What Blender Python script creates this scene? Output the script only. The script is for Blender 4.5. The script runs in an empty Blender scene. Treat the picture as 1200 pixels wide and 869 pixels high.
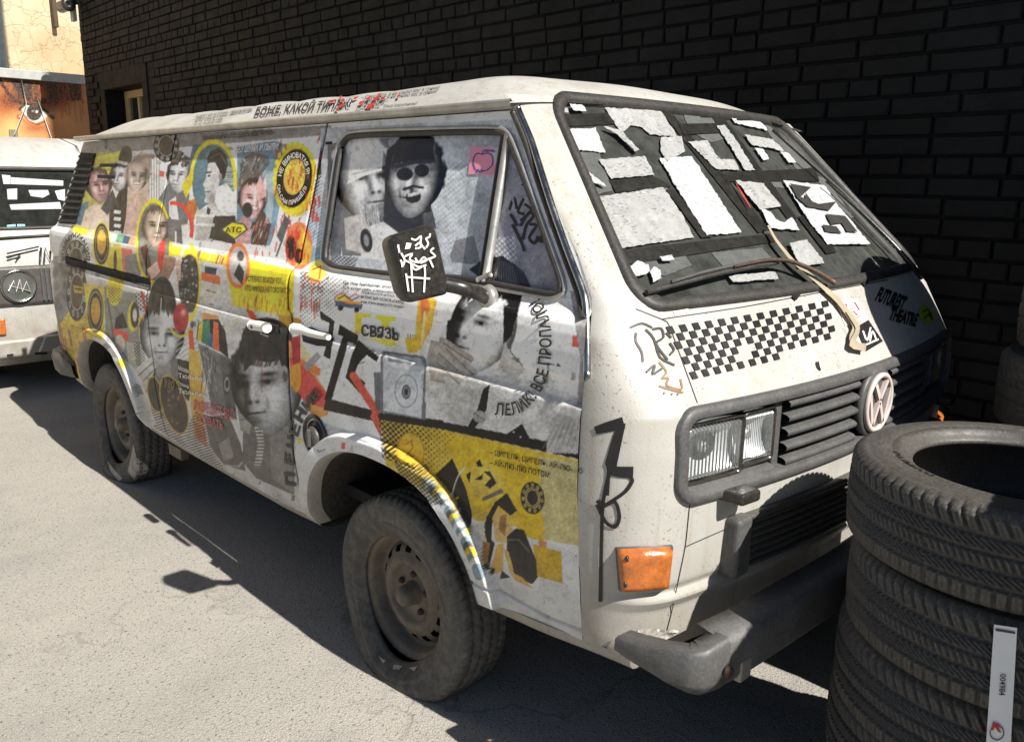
import bpy, math, random
import numpy as np
from mathutils import Vector, Matrix
from mathutils.bvhtree import BVHTree

rnd = random.Random(7)
rng = np.random.default_rng(7)
scene = bpy.context.scene
COL = scene.collection

# ------------------------------------------------------------------ camera
CAM = np.array([1.91539, -2.24229, 1.52882])
YAW, PITCH, ROLL, FPX = -0.8023176, -0.2272991, 0.0131895, 968.441
PW, PH = 1200.0, 869.0
_fw = np.array([math.cos(PITCH)*math.sin(YAW), math.cos(PITCH)*math.cos(YAW), math.sin(PITCH)])
_r0 = np.array([math.cos(YAW), -math.sin(YAW), 0.0])
_u0 = np.cross(_r0, _fw)
_r = _r0*math.cos(ROLL) + _u0*math.sin(ROLL)
_u = -_r0*math.sin(ROLL) + _u0*math.cos(ROLL)
cam = bpy.data.cameras.new('camera')
cam.sensor_width = 36.0
cam.lens = FPX/PW*36.0
cam.clip_start = 0.05
cam.clip_end = 500.0
camo = bpy.data.objects.new('camera', cam)
COL.objects.link(camo)
camo.matrix_world = Matrix(((_r[0], _u[0], -_fw[0], CAM[0]), (_r[1], _u[1], -_fw[1], CAM[1]),
                            (_r[2], _u[2], -_fw[2], CAM[2]), (0, 0, 0, 1)))
scene.camera = camo

# ------------------------------------------------------------------ world, sun, exposure
SUN_TO = np.array([1.07, 0.022, 1.0])
SUN_TO = SUN_TO/np.linalg.norm(SUN_TO)
world = bpy.data.worlds.new('World')
scene.world = world
world.use_nodes = True
wn = world.node_tree.nodes
bg = wn['Background']
sky = wn.new('ShaderNodeTexSky')
sky.sky_type = 'NISHITA'
sky.sun_disc = False
sky.sun_elevation = math.asin(SUN_TO[2])
sky.sun_rotation = math.atan2(SUN_TO[0], SUN_TO[1])
sky.air_density = 0.8
sky.dust_density = 0.4
sky.ozone_density = 1.0
world.node_tree.links.new(sky.outputs[0], bg.inputs[0])
bg.inputs[1].default_value = 0.05
sun = bpy.data.lights.new('sun', 'SUN')
sun.energy = 5.0
sun.angle = math.radians(0.53)
sun.color = (1.0, 0.965, 0.91)
suno = bpy.data.objects.new('sun', sun)
COL.objects.link(suno)
suno.location = (6, 0, 8)
suno.rotation_euler = Vector(SUN_TO).to_track_quat('Z', 'Y').to_euler()
vs = scene.view_settings
vs.view_transform = 'Standard'
vs.look = 'None'
vs.exposure = 0.80
vs.gamma = 1.0
vs.use_curve_mapping = False


# ------------------------------------------------------------------ pixel helpers (a pixel gives a direction only)
def ray(px, py):
    d = (px-PW/2)/FPX*_r - (py-PH/2)/FPX*_u + _fw
    return d/np.linalg.norm(d)


def at(px, py, ax, v):
    d = ray(px, py)
    return CAM + d*((v-CAM[ax])/d[ax])


def proj(P):
    d = np.asarray(P, float)-CAM
    z = d@_fw
    return np.stack([PW/2+FPX*(d@_r)/z, PH/2-FPX*(d@_u)/z], -1)


# ------------------------------------------------------------------ object helpers
def tag(o, label=None, cat=None, group=None, kind=None):
    if label: o['label'] = label
    if cat: o['category'] = cat
    if group: o['group'] = group
    if kind: o['kind'] = kind
    return o


def empty(name, loc=(0, 0, 0), label=None, cat=None, group=None):
    o = bpy.data.objects.new(name, None)
    COL.objects.link(o)
    o.location = loc
    o.empty_display_size = 0.1
    return tag(o, label, cat, group)


def link(name, me, parent=None):
    o = bpy.data.objects.new(name, me)
    COL.objects.link(o)
    if parent is not None:
        o.parent = parent
        pl = parent
        off = Vector((0, 0, 0))
        while pl is not None:
            off += pl.location
            pl = pl.parent
        o.location = -off
    return o


def mesh(name, V, F, mat, parent=None, smooth=False):
    me = bpy.data.meshes.new(name)
    me.from_pydata([tuple(map(float, v)) for v in V], [], [tuple(int(i) for i in f) for f in F])
    me.materials.append(mat)
    me.update()
    if smooth:
        me.polygons.foreach_set('use_smooth', np.ones(len(me.polygons), bool))
    return link(name, me, parent)


def npmesh(name, V, Q, mat, parent=None, smooth=True, colors=None):
    """fast quad mesh from numpy arrays"""
    used = np.zeros(len(V), bool)
    used[Q.ravel()] = True
    remap = np.cumsum(used)-1
    V = V[used]
    Q = remap[Q]
    me = bpy.data.meshes.new(name)
    me.vertices.add(len(V))
    me.vertices.foreach_set('co', V.astype(np.float32).ravel())
    k = Q.shape[1]
    me.loops.add(len(Q)*k)
    me.loops.foreach_set('vertex_index', Q.astype(np.int32).ravel())
    me.polygons.add(len(Q))
    me.polygons.foreach_set('loop_start', np.arange(0, len(Q)*k, k, dtype=np.int32))
    me.update(calc_edges=True)
    me.validate()
    if colors is not None:
        at_ = me.color_attributes.new('wrap', 'FLOAT_COLOR', 'POINT')
        c = np.ones((len(V), 4), np.float32)
        c[:, :3] = colors[used]
        at_.data.foreach_set('color', c.ravel())
    if smooth:
        me.polygons.foreach_set('use_smooth', np.ones(len(me.polygons), bool))
    me.materials.append(mat)
    return link(name, me, parent)


def gridq(n, m, closed_n=False, closed_m=False):
    i = np.arange(n if closed_n else n-1)
    j = np.arange(m if closed_m else m-1)
    I, J = np.meshgrid(i, j, indexing='ij')
    a = I*m+J
    b = ((I+1) % n)*m+J
    c = ((I+1) % n)*m+(J+1) % m
    d = I*m+(J+1) % m
    return np.stack([a, b, c, d], -1).reshape(-1, 4)


def box_vf(x0, x1, y0, y1, z0, z1, ch=0.0):
    V = [(x, y, z) for x in (x0, x1) for y in (y0, y1) for z in (z0, z1)]
    F = [(0, 1, 3, 2), (4, 6, 7, 5), (0, 4, 5, 1), (2, 3, 7, 6), (0, 2, 6, 4), (1, 5, 7, 3)]
    return V, F


def box(name, x0, x1, y0, y1, z0, z1, mat, parent=None, bevel=0.0):
    V, F = box_vf(x0, x1, y0, y1, z0, z1)
    o = mesh(name, V, F, mat, parent)
    if bevel:
        b = o.modifiers.new('bevel', 'BEVEL')
        b.width = bevel
        b.segments = 2
        b.limit_method = 'ANGLE'
    return o


def tube_vf(path, rad, seg=8, closed=False, flat=None):
    P = np.array(path, float)
    n = len(P)
    if np.isscalar(rad):
        rad = [rad]*n
    V = []
    T = np.gradient(P, axis=0) if not closed else (np.roll(P, -1, 0)-np.roll(P, 1, 0))
    up = np.array([0.13, 0.21, 0.97])
    for i in range(n):
        t = T[i]/max(1e-9, np.linalg.norm(T[i]))
        a = np.cross(t, up)
        if np.linalg.norm(a) < .05:
            a = np.cross(t, [1, 0, 0])
        a /= np.linalg.norm(a)
        b = np.cross(t, a)
        for k in range(seg):
            th = 2*math.pi*k/seg
            V.append(P[i]+rad[i]*(math.cos(th)*a+(math.sin(th))*b*(flat or 1.0)))
    F = []
    for i in range(n if closed else n-1):
        for k in range(seg):
            i2 = (i+1) % n
            F.append((i*seg+k, i2*seg+k, i2*seg+(k+1) % seg, i*seg+(k+1) % seg))
    if not closed:
        F.append(tuple(range(seg))[::-1])
        F.append(tuple((n-1)*seg+k for k in range(seg)))
    return V, F


def tube(name, path, rad, mat, parent=None, seg=8, closed=False, flat=None):
    V, F = tube_vf(path, rad, seg, closed, flat)
    return mesh(name, V, F, mat, parent, True)


def lathe(name, prof, axis, center, mat, parent=None, seg=64, closed=True):
    """profile (r, h) round an axis ('y' or 'z')"""
    pr = np.array(prof)
    th = np.linspace(0, 2*math.pi, seg, endpoint=False)
    R = pr[None, :, 0]
    Hh = np.broadcast_to(pr[None, :, 1], (seg, len(pr)))
    c, s = np.cos(th)[:, None], np.sin(th)[:, None]
    if axis == 'y':
        V = np.stack([R*c, Hh, R*s], -1)
    elif axis == 'x':
        V = np.stack([Hh, R*c, R*s], -1)
    else:
        V = np.stack([R*c, R*s, Hh], -1)
    V = V.reshape(-1, 3)+np.array(center)
    return npmesh(name, V, gridq(seg, len(pr), True, closed), mat, parent)


def sm(a, b, x):
    t = np.clip((np.asarray(x, float)-a)/(b-a), 0, 1)
    return t*t*(3-2*t)


# ------------------------------------------------------------------ materials
def srgb(c):
    c = np.asarray(c, float)/255.0
    return np.where(c <= .04045, c/12.92, ((c+.055)/1.055)**2.4)


class N:
    def __init__(s, name):
        s.m = bpy.data.materials.new(name)
        s.m.use_nodes = True
        s.t = s.m.node_tree
        s.b = s.t.nodes['Principled BSDF']
        s.tc = s.t.nodes.new('ShaderNodeNewGeometry')
        s.pos = s.tc.outputs['Position']

    def link(s, a, b): s.t.links.new(a, b)

    def mapping(s, sc):
        if not isinstance(sc, (tuple, list)):
            return s.pos
        mp = s.t.nodes.new('ShaderNodeVectorMath')
        mp.operation = 'MULTIPLY'
        s.link(s.pos, mp.inputs[0])
        mp.inputs[1].default_value = sc
        return mp.outputs[0]

    def noise(s, scale, detail=4, rough=.6, vec=None, dist=0.0):
        n = s.t.nodes.new('ShaderNodeTexNoise')
        n.inputs['Scale'].default_value = scale
        n.inputs['Detail'].default_value = detail
        n.inputs['Roughness'].default_value = rough
        n.inputs['Distortion'].default_value = dist
        s.link(vec if vec is not None else s.pos, n.inputs['Vector'])
        return n.outputs[0]

    def voro(s, scale, feature='F1', vec=None):
        n = s.t.nodes.new('ShaderNodeTexVoronoi')
        n.feature = feature
        n.inputs['Scale'].default_value = scale
        s.link(vec if vec is not None else s.pos, n.inputs['Vector'])
        return n.outputs['Distance']

    def ramp(s, x, lo, hi, a=0.0, b=1.0):
        n = s.t.nodes.new('ShaderNodeMapRange')
        n.inputs[1].default_value = lo
        n.inputs[2].default_value = hi
        n.inputs[3].default_value = a
        n.inputs[4].default_value = b
        s.link(x, n.inputs[0])
        return n.outputs[0]

    def mix(s, fac, a, b, mode='MIX'):
        n = s.t.nodes.new('ShaderNodeMix')
        n.data_type = 'RGBA'
        n.blend_type = mode
        for sock, v in ((n.inputs[0], fac), (n.inputs[6], a), (n.inputs[7], b)):
            if hasattr(v, 'links') or hasattr(v, 'is_linked'):
                s.link(v, sock)
            elif np.isscalar(v):
                sock.default_value = v
            else:
                sock.default_value = (*[float(q) for q in v[:3]], 1.0)
        return n.outputs[2]

    def math(s, op, a, b=0.0):
        n = s.t.nodes.new('ShaderNodeMath')
        n.operation = op
        for sock, v in ((n.inputs[0], a), (n.inputs[1], b)):
            if hasattr(v, 'is_linked'):
                s.link(v, sock)
            else:
                sock.default_value = v
        return n.outputs[0]

    def bump(s, h, strength=.3, dist=.01, prev=None):
        n = s.t.nodes.new('ShaderNodeBump')
        n.inputs['Strength'].default_value = strength
        n.inputs['Distance'].default_value = dist
        s.link(h, n.inputs['Height'])
        if prev is not None:
            s.link(prev, n.inputs['Normal'])
        return n.outputs[0]

    def z(s):
        n = s.t.nodes.new('ShaderNodeSeparateXYZ')
        s.link(s.pos, n.inputs[0])
        return n.outputs[2]

    def done(s, col, rough=.5, metal=0.0, nrm=None, spec=.5, coat=0.0):
        b = s.b
        for sock, v in ((b.inputs['Base Color'], col), (b.inputs['Roughness'], rough)):
            if hasattr(v, 'is_linked'):
                s.link(v, sock)
            elif np.isscalar(v):
                sock.default_value = v
            else:
                sock.default_value = (*[float(q) for q in v[:3]], 1.0)
        b.inputs['Metallic'].default_value = metal
        b.inputs['Specular IOR Level'].default_value = spec
        b.inputs['Coat Weight'].default_value = coat
        if nrm is not None:
            s.link(nrm, b.inputs['Normal'])
        return s.m


def plain(name, c, rough=.5, metal=0.0, var=.25, scale=9, dust=0.0, bump=.15, bsc=120, spec=.5, dustc=(150, 138, 118), coat=0.0):
    n = N(name)
    base = srgb(c)
    nz = n.noise(scale, 6, .65)
    f = n.ramp(nz, .3, .7)
    col = n.mix(f, base*(1-var), np.minimum(1, base*(1+var)))
    if dust:
        d = n.ramp(n.noise(scale*8, 8, .8), .45, .8, dust*.15, dust)
        col = n.mix(d, col, srgb(dustc))
    r = n.ramp(n.noise(scale*1.7, 4), .3, .7, max(.03, rough-.1), min(1, rough+.12))
    return n.done(col, r, metal, n.bump(n.noise(bsc, 3), bump, .002), spec, coat)


def wrap_material(name, rough, coat):
    n = N(name)
    a = n.t.nodes.new('ShaderNodeAttribute')
    a.attribute_name = 'wrap'
    col = a.outputs['Color']
    blotch = n.ramp(n.noise(5, 5, .6), .35, .7)
    col = n.mix(n.math('MULTIPLY', blotch, .35), col, n.mix(1.0, col, (.62, .59, .55), 'MULTIPLY'))
    speck = n.ramp(n.noise(190, 2, .5), .66, .72)
    keep = n.ramp(n.noise(7, 3), .42, .6)
    col = n.mix(n.math('MULTIPLY', n.math('MULTIPLY', speck, keep), .8), col, srgb((60, 52, 45)))
    scr = n.noise(1, 5, .6, n.mapping((4, 4, 70)))
    col = n.mix(n.ramp(scr, .68, .8, 0, .22), col, srgb((190, 186, 178)))
    # road dust caked on the lower body
    dz = n.ramp(n.z(), .90, .36)
    dn = n.ramp(n.noise(9, 6, .7), .25, .75)
    dust = n.math('MULTIPLY', n.math('POWER', dz, 1.3), n.math('ADD', n.math('MULTIPLY', dn, .75), .25))
    col = n.mix(n.math('MULTIPLY', dust, .85), col, srgb((116, 106, 91)))
    b1 = n.bump(n.noise(420, 2, .5), .25, .0012)
    b2 = n.bump(n.noise(14, 3, .5), .12, .01, b1)
    r = n.math('ADD', n.math('MULTIPLY', dust, .3), n.ramp(n.noise(22, 4), .3, .7, rough-.08, rough+.12))
    return n.done(col, r, 0, b2, .22, coat)


def white_paint(name, c=(176, 174, 168), rust=.6):
    n = N(name)
    base = srgb(c)
    col = n.mix(n.ramp(n.noise(4, 6, .6), .3, .75), base, base*np.array([.82, .80, .765]))
    speck = n.ramp(n.noise(150, 2, .5), .62, .68)
    keep = n.ramp(n.noise(6, 3), .34, .60)
    col = n.mix(n.math('MULTIPLY', n.math('MULTIPLY', speck, keep), .75), col, srgb((105, 92, 76)))
    run = n.noise(1, 5, .62, n.mapping((26, 26, 1.6)))
    col = n.mix(n.ramp(run, .52, .76, 0, .5), col, srgb((136, 122, 100)))
    rs = n.ramp(n.noise(9, 8, .72), .665, .73, 0, rust)
    col = n.mix(rs, col, srgb((128, 78, 42)))
    dz = n.ramp(n.z(), .72, .42)
    dn = n.ramp(n.noise(13, 6, .7), .3, .75)
    col = n.mix(n.math('MULTIPLY', n.math('MULTIPLY', dz, n.math('ADD', n.math('MULTIPLY', dn, .6), .4)), .85), col, srgb((120, 110, 95)))
    b1 = n.bump(n.noise(210, 3, .6), .22, .003)
    b2 = n.bump(n.noise(3.5, 2, .5), .10, .05, b1)
    return n.done(col, n.ramp(n.noise(19, 4), .3, .7, .34, .55), 0, b2, .45)


M = {}
M['white'] = white_paint('white_paint')
M['white_roof'] = white_paint('roof_paint', (184, 182, 176), .3)
M['wrap'] = wrap_material('printed_wrap', .42, 0.0)
M['wrap_glass'] = wrap_material('printed_window_film', .16, .35)
M['rubber'] = plain('black_rubber', (36, 36, 37), .55, var=.35, dust=.22, scale=14)
M['plastic'] = plain('black_plastic', (46, 47, 49), .5, var=.3, dust=.45, scale=14)
M['greyplastic'] = plain('weathered_plastic', (64, 66, 69), .5, var=.25, dust=.35, scale=16)
M['gloss_black'] = plain('gloss_black_plastic', (24, 24, 25), .3, var=.2, dust=.2)
M['chrome'] = plain('worn_chrome', (178, 176, 170), .22, 1.0, var=.2, dust=.35)
M['dirtmetal'] = plain('dusty_trim_metal', (172, 170, 164), .38, .55, var=.3, dust=.4, scale=12)
M['steel'] = plain('dusty_rusty_steel', (104, 95, 83), .62, .2, var=.45, dust=.6, scale=8, dustc=(132, 118, 98))
M['rust'] = plain('rust', (84, 66, 52), .8, .1, var=.4, scale=40)
M['tyre'] = plain('tyre_rubber', (46, 45, 44), .56, var=.3, dust=.5, scale=22, dustc=(146, 137, 123))
M['oldtyre'] = plain('old_dusty_tyre', (60, 58, 56), .78, var=.35, dust=.6, scale=3, dustc=(146, 138, 126))
M['sidewall_pale'] = plain('pale_sidewall_patch', (158, 151, 140), .9, var=.3, scale=40)
M['black'] = plain('black_ink', (20, 19, 19), .5, var=.2, bump=.05)
M['darkink'] = plain('dark_grey_ink', (48, 46, 44), .5, var=.3, bump=.05)
M['whiteink'] = plain('white_ink', (225, 222, 214), .5, var=.1, bump=.05)
M['redink'] = plain('red_ink', (176, 52, 44), .5, var=.2, bump=.05)
M['pinkink'] = plain('pink_ink', (196, 92, 100), .5, var=.2, bump=.05)
M['blueink'] = plain('blue_ink', (48, 74, 150), .5, var=.2, bump=.05)
M['brownink'] = plain('brown_ink', (128, 102, 66), .5, var=.3, bump=.05)
M['yellowink'] = plain('yellow_ink', (222, 190, 44), .5, var=.15, bump=.05)
M['pinkpaper'] = plain('pink_paper', (232, 150, 170), .7, var=.08)
M['amber'] = plain('amber_lens', (168, 88, 22), .25, var=.45, scale=30, dust=.35, bump=.5, bsc=90, coat=.15)
M['inner'] = plain('dark_interior', (26, 25, 24), .85, var=.3)
M['under'] = plain('underbody', (40, 36, 32), .9, var=.4, dust=.3)
M['cloth'] = plain('beige_tape', (150, 138, 116), .75, var=.25, dust=.3)


def paper_mat(name, c, ink):
    n = N(name)
    col = n.mix(n.ramp(n.noise(20, 6, .7), .35, .7), srgb(c), srgb(c)*.80)
    lines = n.noise(1, 2, .5, n.mapping((150, 60, 260)))
    blk = n.ramp(n.noise(14, 2), .40, .55)
    col = n.mix(n.math('MULTIPLY', n.math('MULTIPLY', n.ramp(lines, .56, .62), blk), ink), col, srgb((70, 68, 66)))
    tr = n.ramp(n.noise(30, 7, .75), .60, .66, 0, .5)
    col = n.mix(tr, col, srgb((120, 116, 108)))
    return n.done(col, .7, 0, n.bump(n.noise(26, 7, .72, None, 1.5), .7, .022), .25)


M['paper'] = paper_mat('torn_printed_paper', (170, 170, 167), .5)
M['paper2'] = paper_mat('blank_wrinkled_paper', (192, 193, 194), .25)
M['paper3'] = paper_mat('grimy_grey_film', (96, 98, 95), .5)
M['tape'] = plain('black_adhesive_tape', (24, 25, 25), .34, var=.35, dust=.10, scale=20, bump=.5, bsc=40)


def glass_mat(name, tint, dust, gl=.12, dustc=(120, 122, 116)):
    n = N(name)
    t = n.t
    tr = t.nodes.new('ShaderNodeBsdfTransparent')
    tr.inputs[0].default_value = (*tint, 1)
    g = t.nodes.new('ShaderNodeBsdfGlossy')
    g.inputs['Roughness'].default_value = .06
    d = t.nodes.new('ShaderNodeBsdfDiffuse')
    d.inputs[0].default_value = (*[float(q) for q in srgb(dustc)], 1)
    fr = t.nodes.new('ShaderNodeFresnel')
    fr.inputs[0].default_value = 1.5
    m1 = t.nodes.new('ShaderNodeMixShader')
    n.link(n.math('ADD', fr.outputs[0], gl), m1.inputs[0])
    n.link(tr.outputs[0], m1.inputs[1])
    n.link(g.outputs[0], m1.inputs[2])
    m2 = t.nodes.new('ShaderNodeMixShader')
    n.link(n.ramp(n.noise(16, 7, .7), .3, .75, dust*.4, dust*1.5), m2.inputs[0])
    n.link(m1.outputs[0], m2.inputs[1])
    n.link(d.outputs[0], m2.inputs[2])
    n.link(m2.outputs[0], t.nodes['Material Output'].inputs[0])
    return n.m


M['glass'] = glass_mat('dusty_windscreen_glass', (.45, .48, .47), .24, .06)
M['lens'] = glass_mat('fluted_lamp_glass', (.96, .97, .97), .12, .04, (206, 209, 208))
M['reflector'] = plain('lamp_reflector', (232, 234, 235), .34, .45, var=.15, dust=.15)
M['winglass'] = glass_mat('window_glass', (.2, .22, .22), .12, .3)


def asphalt():
    n = N('dusty_asphalt')
    a = n.mix(n.ramp(n.noise(.8, 6, .6), .3, .7), srgb((156, 151, 141)), srgb((180, 173, 161)))
    st = n.ramp(n.noise(1.6, 7, .7), .50, .72, 0, .6)
    a = n.mix(st, a, srgb((122, 120, 117)))
    ag = n.voro(150)
    a = n.mix(n.ramp(ag, .05, .40, .6, 0), a, srgb((206, 203, 196)))
    fine = n.ramp(n.noise(260, 2, .5), .35, .65)
    a = n.mix(fine, n.mix(.45, a, srgb((100, 98, 95))), a)
    pit = n.ramp(n.noise(85, 3, .6), .58, .68, 0, .85)
    a = n.mix(pit, a, srgb((84, 82, 80)))
    wob = n.t.nodes.new('ShaderNodeVectorMath'); wob.operation = 'ADD'
    nz = n.t.nodes.new('ShaderNodeTexNoise'); nz.inputs['Scale'].default_value = 2.5; nz.inputs['Detail'].default_value = 5
    n.link(n.pos, nz.inputs['Vector']); n.link(n.pos, wob.inputs[0]); n.link(nz.outputs[1], wob.inputs[1])
    ck = n.voro(.55, 'DISTANCE_TO_EDGE', wob.outputs[0])
    part = n.ramp(n.noise(.7, 3), .5, .6)
    a = n.mix(n.math('MULTIPLY', n.ramp(ck, .002, .008, .38, 0), part), a, srgb((70, 67, 63)))
    oil = n.ramp(n.noise(1.1, 4, .55), .66, .76, 0, .35)
    a = n.mix(oil, a, srgb((92, 90, 88)))
    b1 = n.bump(ag, .5, .004)
    b2 = n.bump(n.noise(170, 4, .7), .5, .004, b1)
    b3 = n.bump(n.noise(3, 3), .25, .05, b2)
    return n.done(a, .92, 0, b3, .25)


M['asphalt'] = asphalt()


def black_brick(name, c, k):
    n = N(name)
    base = srgb(c)
    oi = n.t.nodes.new('ShaderNodeObjectInfo')
    a = n.mix(n.ramp(n.noise(2.2, 6, .65), .3, .75), base*.6, base*1.6)
    wear = n.ramp(n.noise(17, 7, .72), .66, .76, 0, k)
    a = n.mix(wear, a, srgb((92, 78, 62)))
    b1 = n.bump(n.noise(85, 5, .65), .55, .006)
    b2 = n.bump(n.noise(14, 3), .25, .012, b1)
    return n.done(a, n.ramp(n.noise(9, 4), .3, .7, .62, .82), 0, b2, .16)


M['brick'] = black_brick('black_painted_brick', (22, 23, 24), .10)
M['mortar'] = black_brick('black_painted_mortar', (19, 19, 20), .0)


def plaster():
    n = N('cracked_cream_plaster')
    a = n.mix(n.ramp(n.noise(.9, 6, .65), .4, .66), srgb((190, 177, 148)), srgb((176, 148, 110)))
    cr = n.t.nodes.new('ShaderNodeTexVoronoi')
    cr.feature = 'DISTANCE_TO_EDGE'
    cr.inputs['Scale'].default_value = 4.2
    wob = n.t.nodes.new('ShaderNodeVectorMath')
    wob.operation = 'ADD'
    nz = n.t.nodes.new('ShaderNodeTexNoise')
    nz.inputs['Scale'].default_value = 5
    n.link(n.pos, nz.inputs['Vector'])
    sc = n.t.nodes.new('ShaderNodeVectorMath')
    sc.operation = 'SCALE'
    sc.inputs[3].default_value = .35
    n.link(nz.outputs[1], sc.inputs[0])
    n.link(n.pos, wob.inputs[0])
    n.link(sc.outputs[0], wob.inputs[1])
    n.link(wob.outputs[0], cr.inputs['Vector'])
    d = cr.outputs['Distance']
    a = n.mix(n.ramp(d, .006, .03, .35, 0), a, srgb((120, 96, 66)))
    b = n.bump(n.ramp(d, 0, .03), .5, .01)
    b = n.bump(n.noise(40, 5), .4, .01, b)
    return n.done(a, .9, 0, b, .2)


M['plaster'] = plaster()
n_ = N('printed_mural')
a_ = n_.t.nodes.new('ShaderNodeAttribute')
a_.attribute_name = 'wrap'
M['mural'] = n_.done(n_.mix(n_.ramp(n_.noise(60, 4), .4, .7, 0, .25), a_.outputs['Color'], srgb((190, 150, 110))), .75, 0, n_.bump(n_.noise(60, 4), .3, .01))
M['zinc'] = plain('zinc_capping', (164, 164, 160), .55, .15, var=.2, dust=.3)
M['wood'] = plain('painted_window_frame', (186, 160, 116), .6, var=.2, scale=14)
M['brownmetal'] = plain('brown_metal', (74, 58, 38), .6, .2)
M['zincpipe'] = plain('grey_pipe', (150, 158, 164), .45, .5, var=.15)
M['card'] = plain('grey_card', (120, 112, 88), .7)
M['van2'] = white_paint('second_van_paint', (176, 175, 170), .3)
M['green'] = plain('green_sticker', (150, 170, 40), .5, var=.2)


# ------------------------------------------------------------------ a small raster painter for the printed collage
class Canvas:
    def __init__(s, x0, y0, x1, y1, S, base):
        s.x0, s.y0, s.S = x0, y0, S
        s.w, s.h = int((x1-x0)*S), int((y1-y0)*S)
        s.a = np.zeros((s.h, s.w, 3), np.float32)
        s.a[:] = np.array(base, np.float32)

    def patch(s, xa, ya, xb, yb):
        i0 = max(0, int((ya-s.y0)*s.S)-1); i1 = min(s.h, int((yb-s.y0)*s.S)+2)
        j0 = max(0, int((xa-s.x0)*s.S)-1); j1 = min(s.w, int((xb-s.x0)*s.S)+2)
        if i1 <= i0 or j1 <= j0:
            return None
        Y, X = np.mgrid[i0:i1, j0:j1]
        return (slice(i0, i1), slice(j0, j1)), (X+.5)/s.S+s.x0, (Y+.5)/s.S+s.y0

    def put(s, sl, m, col):
        if np.ndim(col) == 1:
            col = np.array(col, np.float32)[None, None]
        s.a[sl] += (col-s.a[sl])*np.clip(m, 0, 1)[..., None]

    def pmask(s, pts, X, Y):
        m = np.zeros(X.shape, bool)
        n = len(pts)
        for i in range(n):
            xa, ya = pts[i]; xb, yb = pts[(i+1) % n]
            if ya == yb:
                continue
            c = ((ya > Y) != (yb > Y)) & (X < (xb-xa)*(Y-ya)/(yb-ya)+xa)
            m ^= c
        return m.astype(np.float32)

    def poly(s, pts, col, al=1.0):
        p = np.array(pts, float)
        r = s.patch(p[:, 0].min(), p[:, 1].min(), p[:, 0].max(), p[:, 1].max())
        if r:
            s.put(r[0], s.pmask(pts, r[1], r[2])*al, col)

    def ell(s, cx, cy, rx, ry, col, al=1.0, rot=0.0, ring=None, soft=.5, a0=None, a1=None):
        R = max(rx, ry)+(ring or 0)+2
        r = s.patch(cx-R, cy-R, cx+R, cy+R)
        if not r:
            return
        X, Y = r[1]-cx, r[2]-cy
        c, n = math.cos(math.radians(rot)), math.sin(math.radians(rot))
        U, V = (X*c+Y*n)/rx, (-X*n+Y*c)/ry
        q = np.sqrt(U*U+V*V)+1e-6
        g = min(rx, ry)
        d = (q-1)*np.minimum(g*1.3, np.sqrt(X*X+Y*Y)/q+.01)
        m = np.clip(.5-d/(2*soft), 0, 1) if ring is None else np.clip(.5-(np.abs(d)-ring/2)/(2*soft), 0, 1)
        if a0 is not None:
            an = np.degrees(np.arctan2(V, U)) % 360
            m = m*(((an-a0) % 360) < (a1-a0))
        s.put(r[0], m*al, col)

    def blob(s, cx, cy, rx, ry, col, al=1.0, rot=0.0):
        R = max(rx, ry)*2.4
        r = s.patch(cx-R, cy-R, cx+R, cy+R)
        if not r:
            return
        X, Y = r[1]-cx, r[2]-cy
        c, n = math.cos(math.radians(rot)), math.sin(math.radians(rot))
        U, V = (X*c+Y*n)/rx, (-X*n+Y*c)/ry
        s.put(r[0], np.exp(-(U*U+V*V))*al, col)

    def line(s, pts, w, col, al=1.0):
        p = np.array(pts, float)
        r = s.patch(p[:, 0].min()-w, p[:, 1].min()-w, p[:, 0].max()+w, p[:, 1].max()+w)
        if not r:
            return
        X, Y = r[1], r[2]
        D = np.full(X.shape, 1e9)
        for (xa, ya), (xb, yb) in zip(p[:-1], p[1:]):
            dx, dy = xb-xa, yb-ya
            t = np.clip(((X-xa)*dx+(Y-ya)*dy)/(dx*dx+dy*dy+1e-9), 0, 1)
            D = np.minimum(D, np.hypot(X-xa-t*dx, Y-ya-t*dy))
        s.put(r[0], np.clip(.5-(D-w/2), 0, 1)*al, col)

    def dots(s, pts, pitch, size, col, shear=0.0, al=1.0, fade=None):
        p = np.array(pts, float)
        r = s.patch(p[:, 0].min(), p[:, 1].min(), p[:, 0].max(), p[:, 1].max())
        if not r:
            return
        X, Y = r[1], r[2]-shear*r[1]
        U = (X+Y)/pitch; V = (X-Y)/pitch
        d = np.hypot((U % 1)-.5, (V % 1)-.5)
        sz = size
        if fade:
            (xa, ya), (xb, yb) = fade
            t = np.clip(((r[1]-xa)*(xb-xa)+(r[2]-ya)*(yb-ya))/((xb-xa)**2+(yb-ya)**2), 0, 1)
            sz = size*(1-t)+.02*t
        s.put(r[0], s.pmask(pts, r[1], r[2])*np.clip(.5-(d-sz)*pitch*.6, 0, 1)*al, col)

    def stripes(s, pts, pitch, duty, col, ang, al=1.0):
        p = np.array(pts, float)
        r = s.patch(p[:, 0].min(), p[:, 1].min(), p[:, 0].max(), p[:, 1].max())
        if not r:
            return
        t = (r[1]*math.sin(math.radians(ang))+r[2]*math.cos(math.radians(ang)))/pitch
        s.put(r[0], s.pmask(pts, r[1], r[2])*((t % 1) < duty)*al, col)

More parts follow.
